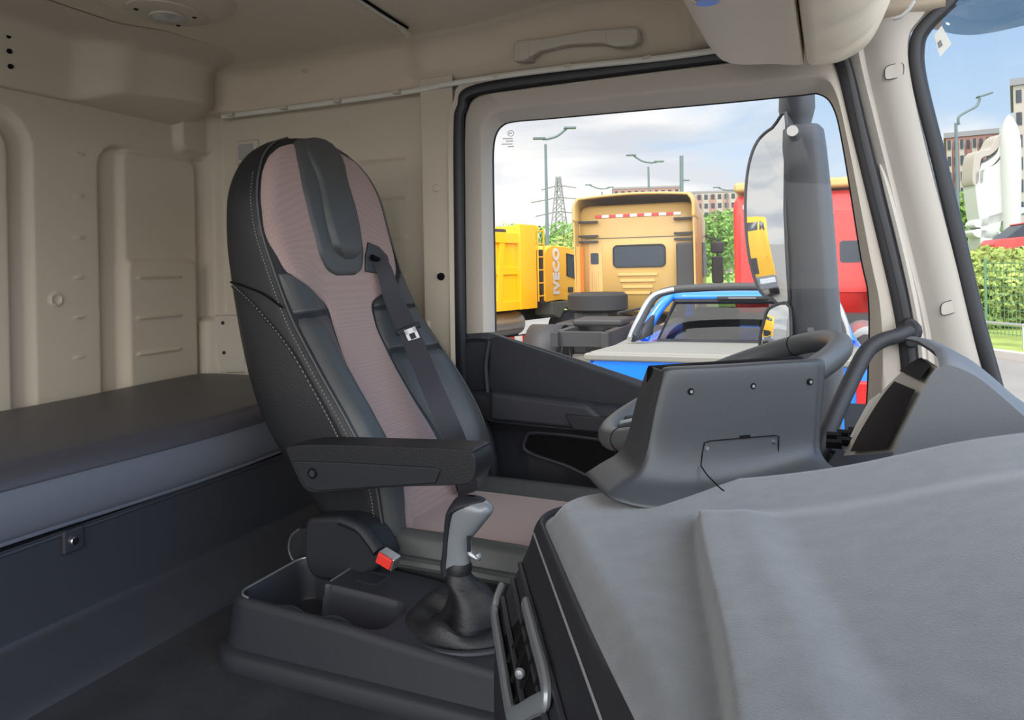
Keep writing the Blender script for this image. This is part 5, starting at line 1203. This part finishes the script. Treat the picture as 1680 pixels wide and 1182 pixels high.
# trees and bushes
tree(826, 60, 6.2, 5.5, 'bright tree at the left edge above the dump truck body', 1, 'leaf2')
tree(925, 60, 5.6, 9, 'broad leafy tree behind the dump truck cab and lamp post', 2, 'leaf')
tree(945, 52, 4.4, 6, 'lower bright tree beside the left side of the gold truck', 3, 'leaf2')
tree(1180, 48, 5.6, 4.5, 'loose green tree between the gold truck and the outside mirror', 4, 'leaf')
tree(1225, 64, 5.8, 7.0, 'darker tree partly behind the outside mirror', 5, 'leaf')
tree(1150, 78, 5.0, 8, 'distant tree in front of the pale apartment block', 6, 'leaf')
tree(1592, 45, 6.5, 5.0, 'dark green tree behind the street lamp seen through the windscreen', 7, 'leaf')
tree(1660, 40, 4.0, 6.0, 'green tree behind the white monument', 8, 'leaf')
for k, (px, T, h, w2) in enumerate(((1598, 21, 1.9, 3.0), (1635, 22, 2.3, 3.2), (1680, 21, 2.0, 3.4), (1610, 24, 2.4, 3.0), (1715, 22, 2.4, 3.6))):
    bush(px, 0, T, h, w2, ['yellow-green bush nearest the pillar behind the wire fence', 'tallest yellow-green bush in the middle behind the fence', 'yellow-green bush below the white monument', 'bush standing behind the one nearest the pillar', 'bush at the right edge behind the fence'][k], 20+k, 'leaf2')
# white monument
mo = empty('monument', G(1650, 32), yaw, 'tall white sculptural monument with a rocket shaped column and wavy slabs', 'monument')
def MP(px, py, T=32): p = P(px, py, T=T)-G(1650, 32); return Matrix.Rotation(-yaw, 3, 'Z') @ p
rk = MP(1660, 420); zt2 = MP(1660, 188).z; zb2 = 0
obj('rocket', MB().lathe([(.3, zb2), (.35, zt2*.4), (.42, zt2*.70), (.42, zt2*.86), (.30, zt2*.94), (.10, zt2*.99), (.01, zt2)], (rk.x, 0, 0), 'z', 24), M['monument'], mo, smooth=60)
def slab(pts, th, name): return obj(name, MB().prism([MP(v.x, v.y) for v in cat([Vector((*k, 0)) for k in pts], 4, True)], (0, th, 0)), M['monument'], mo, bevel=.03)
w1 = slab([(1596, 300), (1598, 262), (1606, 248), (1624, 244), (1634, 226), (1646, 220), (1640, 240), (1626, 254), (1610, 262), (1606, 300)], .8, 'wavy_slab')
w2_ = slab([(1606, 300), (1610, 272), (1622, 264), (1636, 252), (1640, 238), (1642, 254), (1630, 270), (1616, 280), (1613, 300)], .5, 'wavy_slab'); w1.data.materials[0] = M['concrete']
slab([(1600, 286), (1615, 277), (1636, 268), (1650, 246), (1660, 221), (1674, 219), (1673, 270), (1668, 326), (1650, 345), (1641, 375), (1635, 410), (1611, 410), (1609, 370), (1604, 340)], .9, 'main_slab')
slab([(1606, 360), (1674, 340), (1680, 350), (1608, 374)], .7, 'cross_slab')
slab([(1604, 376), (1670, 386), (1668, 394), (1604, 390)], .7, 'cross_slab')
obj('plinth', MB().bx(-1.4, 1.6, -.4, 1.4, 0, .5), M['monument'], mo, bevel=.05)
# cars
def car(px, T, hd, m, label, up=0):
    o = place('car', px, T, hd, label, 'car'); o.location.z += up
    bo_ = [(0, .35), (0, .75), (.15, .92), (.9, .98), (4.1, .85), (4.25, .6), (4.25, .35)]
    obj('body', MB().loft([[V(x, y, z) for x, z in bo_] for y in (-.85, .85)]), M[m], o, bevel=.06, seg=3)
    ro = [(.35, .92), (.95, 1.42), (2.3, 1.45), (3.1, .92)]
    obj('cabin', MB().loft([[V(x, y, z) for x, z in ro] for y in (-.72, .72)]), M['wing'], o, bevel=.05)
    obj('roof', MB().bx(.95, 2.35, -.70, .70, 1.42, 1.48), M[m], o, bevel=.03)
    for x in (.8, 3.4):
        for y in (-.8, .8): wheel(o, x, y, .32, .2)
    return o
bq = [G(1560, 25.6), G(1770, 25.6), G(1770, 28.6), G(1560, 28.6)]
tag(obj('grass_bank', MB().loft([bq, [p+Vector((0, 0, 1.85)) for p in (bq[0].lerp(bq[3], .25), bq[1].lerp(bq[2], .25), bq[1].lerp(bq[2], .8), bq[0].lerp(bq[3], .8))]]), M['leaf2'], smooth=0), 'low grassy bank under the red car behind the bushes', 'bank')
car(1618, 26.6, 6, 'redp', 'red car on the bank behind the bushes at the right of the windscreen view', 1.85)
car(1580, 48, 25, 'white', 'white car far behind the fence next to the lamp post foot')

# trucks parked beside the cab, seen in the mirror glass
def cabover(name, loc, hd, m, label, h=3.4):
    o = empty(name, loc, math.radians(hd), label, 'truck')
    obj('cab_body', MB().loft([sect(0, 2.46, .9, h, .15), sect(1.2, 2.50, .8, h+.02, .2), sect(1.9, 2.46, .6, h-.25, .2), sect(2.15, 2.40, .45, 2.3, .2), sect(2.25, 2.3, .45, 1.7, .15)]), M[m], o, smooth=50)
    obj('windscreen', MB().loft([[V(2.17, -1.0, 1.75), V(2.17, 1.0, 1.75)], [V(1.98, -.98, 2.75), V(1.98, .98, 2.75)]], closed=False), M['wing'], o, solid=.03, off=1)
    obj('grille', MB().bx(2.22, 2.30, -.8, .8, .95, 1.5), M['chassis'], o, bevel=.03)
    obj('bumper', MB().bx(2.1, 2.36, -1.2, 1.2, .4, .85), M['grey'], o, bevel=.05)
    for s_ in (1, -1):
        obj('headlamp', MB().bx(2.3, 2.38, s_*.75, s_*1.1, .6, .78), M['white'], o, bevel=.02)
        wheel(o, 1.2, s_*1.05, .5, .3); wheel(o, -3.0, s_*.95, .5, .58)
    obj('chassis_frame', MB().bx(-3.6, 1.8, -.45, .45, .75, 1.05), M['chassis'], o)
    return o
cabover('orange_truck', (-11.5, 5.3, ZG), -8, 'yellow', 'orange truck facing forward, seen only in the outside mirror', 3.0)
cabover('white_truck', (-9.5, 8.3, ZG), -14, 'white', 'white truck facing forward beside the orange one, seen only in the outside mirror', 2.9)
tree(-1500, 1, 1, 1, 'x', 1) if False else None

# small pieces belong to the part they sit on
def nest(root, table):
    kids = list(root.children)
    for parent, names in table.items():
        hosts = [c for c in kids if c.name.split('.')[0] == parent]
        if not hosts: continue
        for c in kids:
            if c.name.split('.')[0] in names: c.parent = hosts[0]; c.matrix_parent_inverse = Matrix.Identity(4)
nest(seat, {'headrest_insert': ('headrest_pad',), 'buckle': ('buckle_button', 'buckle_slot'), 'armrest': ('armrest_cover', 'armrest_pivot', 'armrest_hub'), 'belt_guide': ('guide_slot',), 'cushion': ('cushion_centre', 'edge_roll'), 'skirt': ('skirt_piping',)})
nest(dr, {'window_glass': ('etched_mark', 'etched_ring', 'glass_seal'), 'arm_rest': ('pull_pocket',), 'pocket': ('pocket_rim',)})
nest(dp, {'housing': ('screw', 'bright_screw', 'screw_head', 'cover_gap', 'cover_tab')})
nest(gl, {'grip': ('grip_back', 'trigger', 'side_button'), 'boot': ('boot_ring',)})
nest(ds, {'vent_frame': ('vent_slat', 'vent_knob', 'vent_cavity'), 'corner_shelf': ('grille_slot',), 'stack_face': ('panel_gap', 'vent_louvre')})
nest(stw, {'rim': ('grip_seam',)}); nest(dl, {'lens': ('lens_ring',)}); nest(sw, {'frame': ('lens',), 'switch': ('rocker',)})
nest(gt, {'rear_window': ('window_seal',), 'side_hatch': ('hatch_window',)}); nest(pk_, {'rear_window': ('window_surround',), 'brake_lamp': ('brake_lens',)})
nest(mr, {'main_mirror': ('main_mirror_edge', 'main_mirror_shell'), 'wide_mirror': ('wide_mirror_edge', 'wide_mirror_shell')})
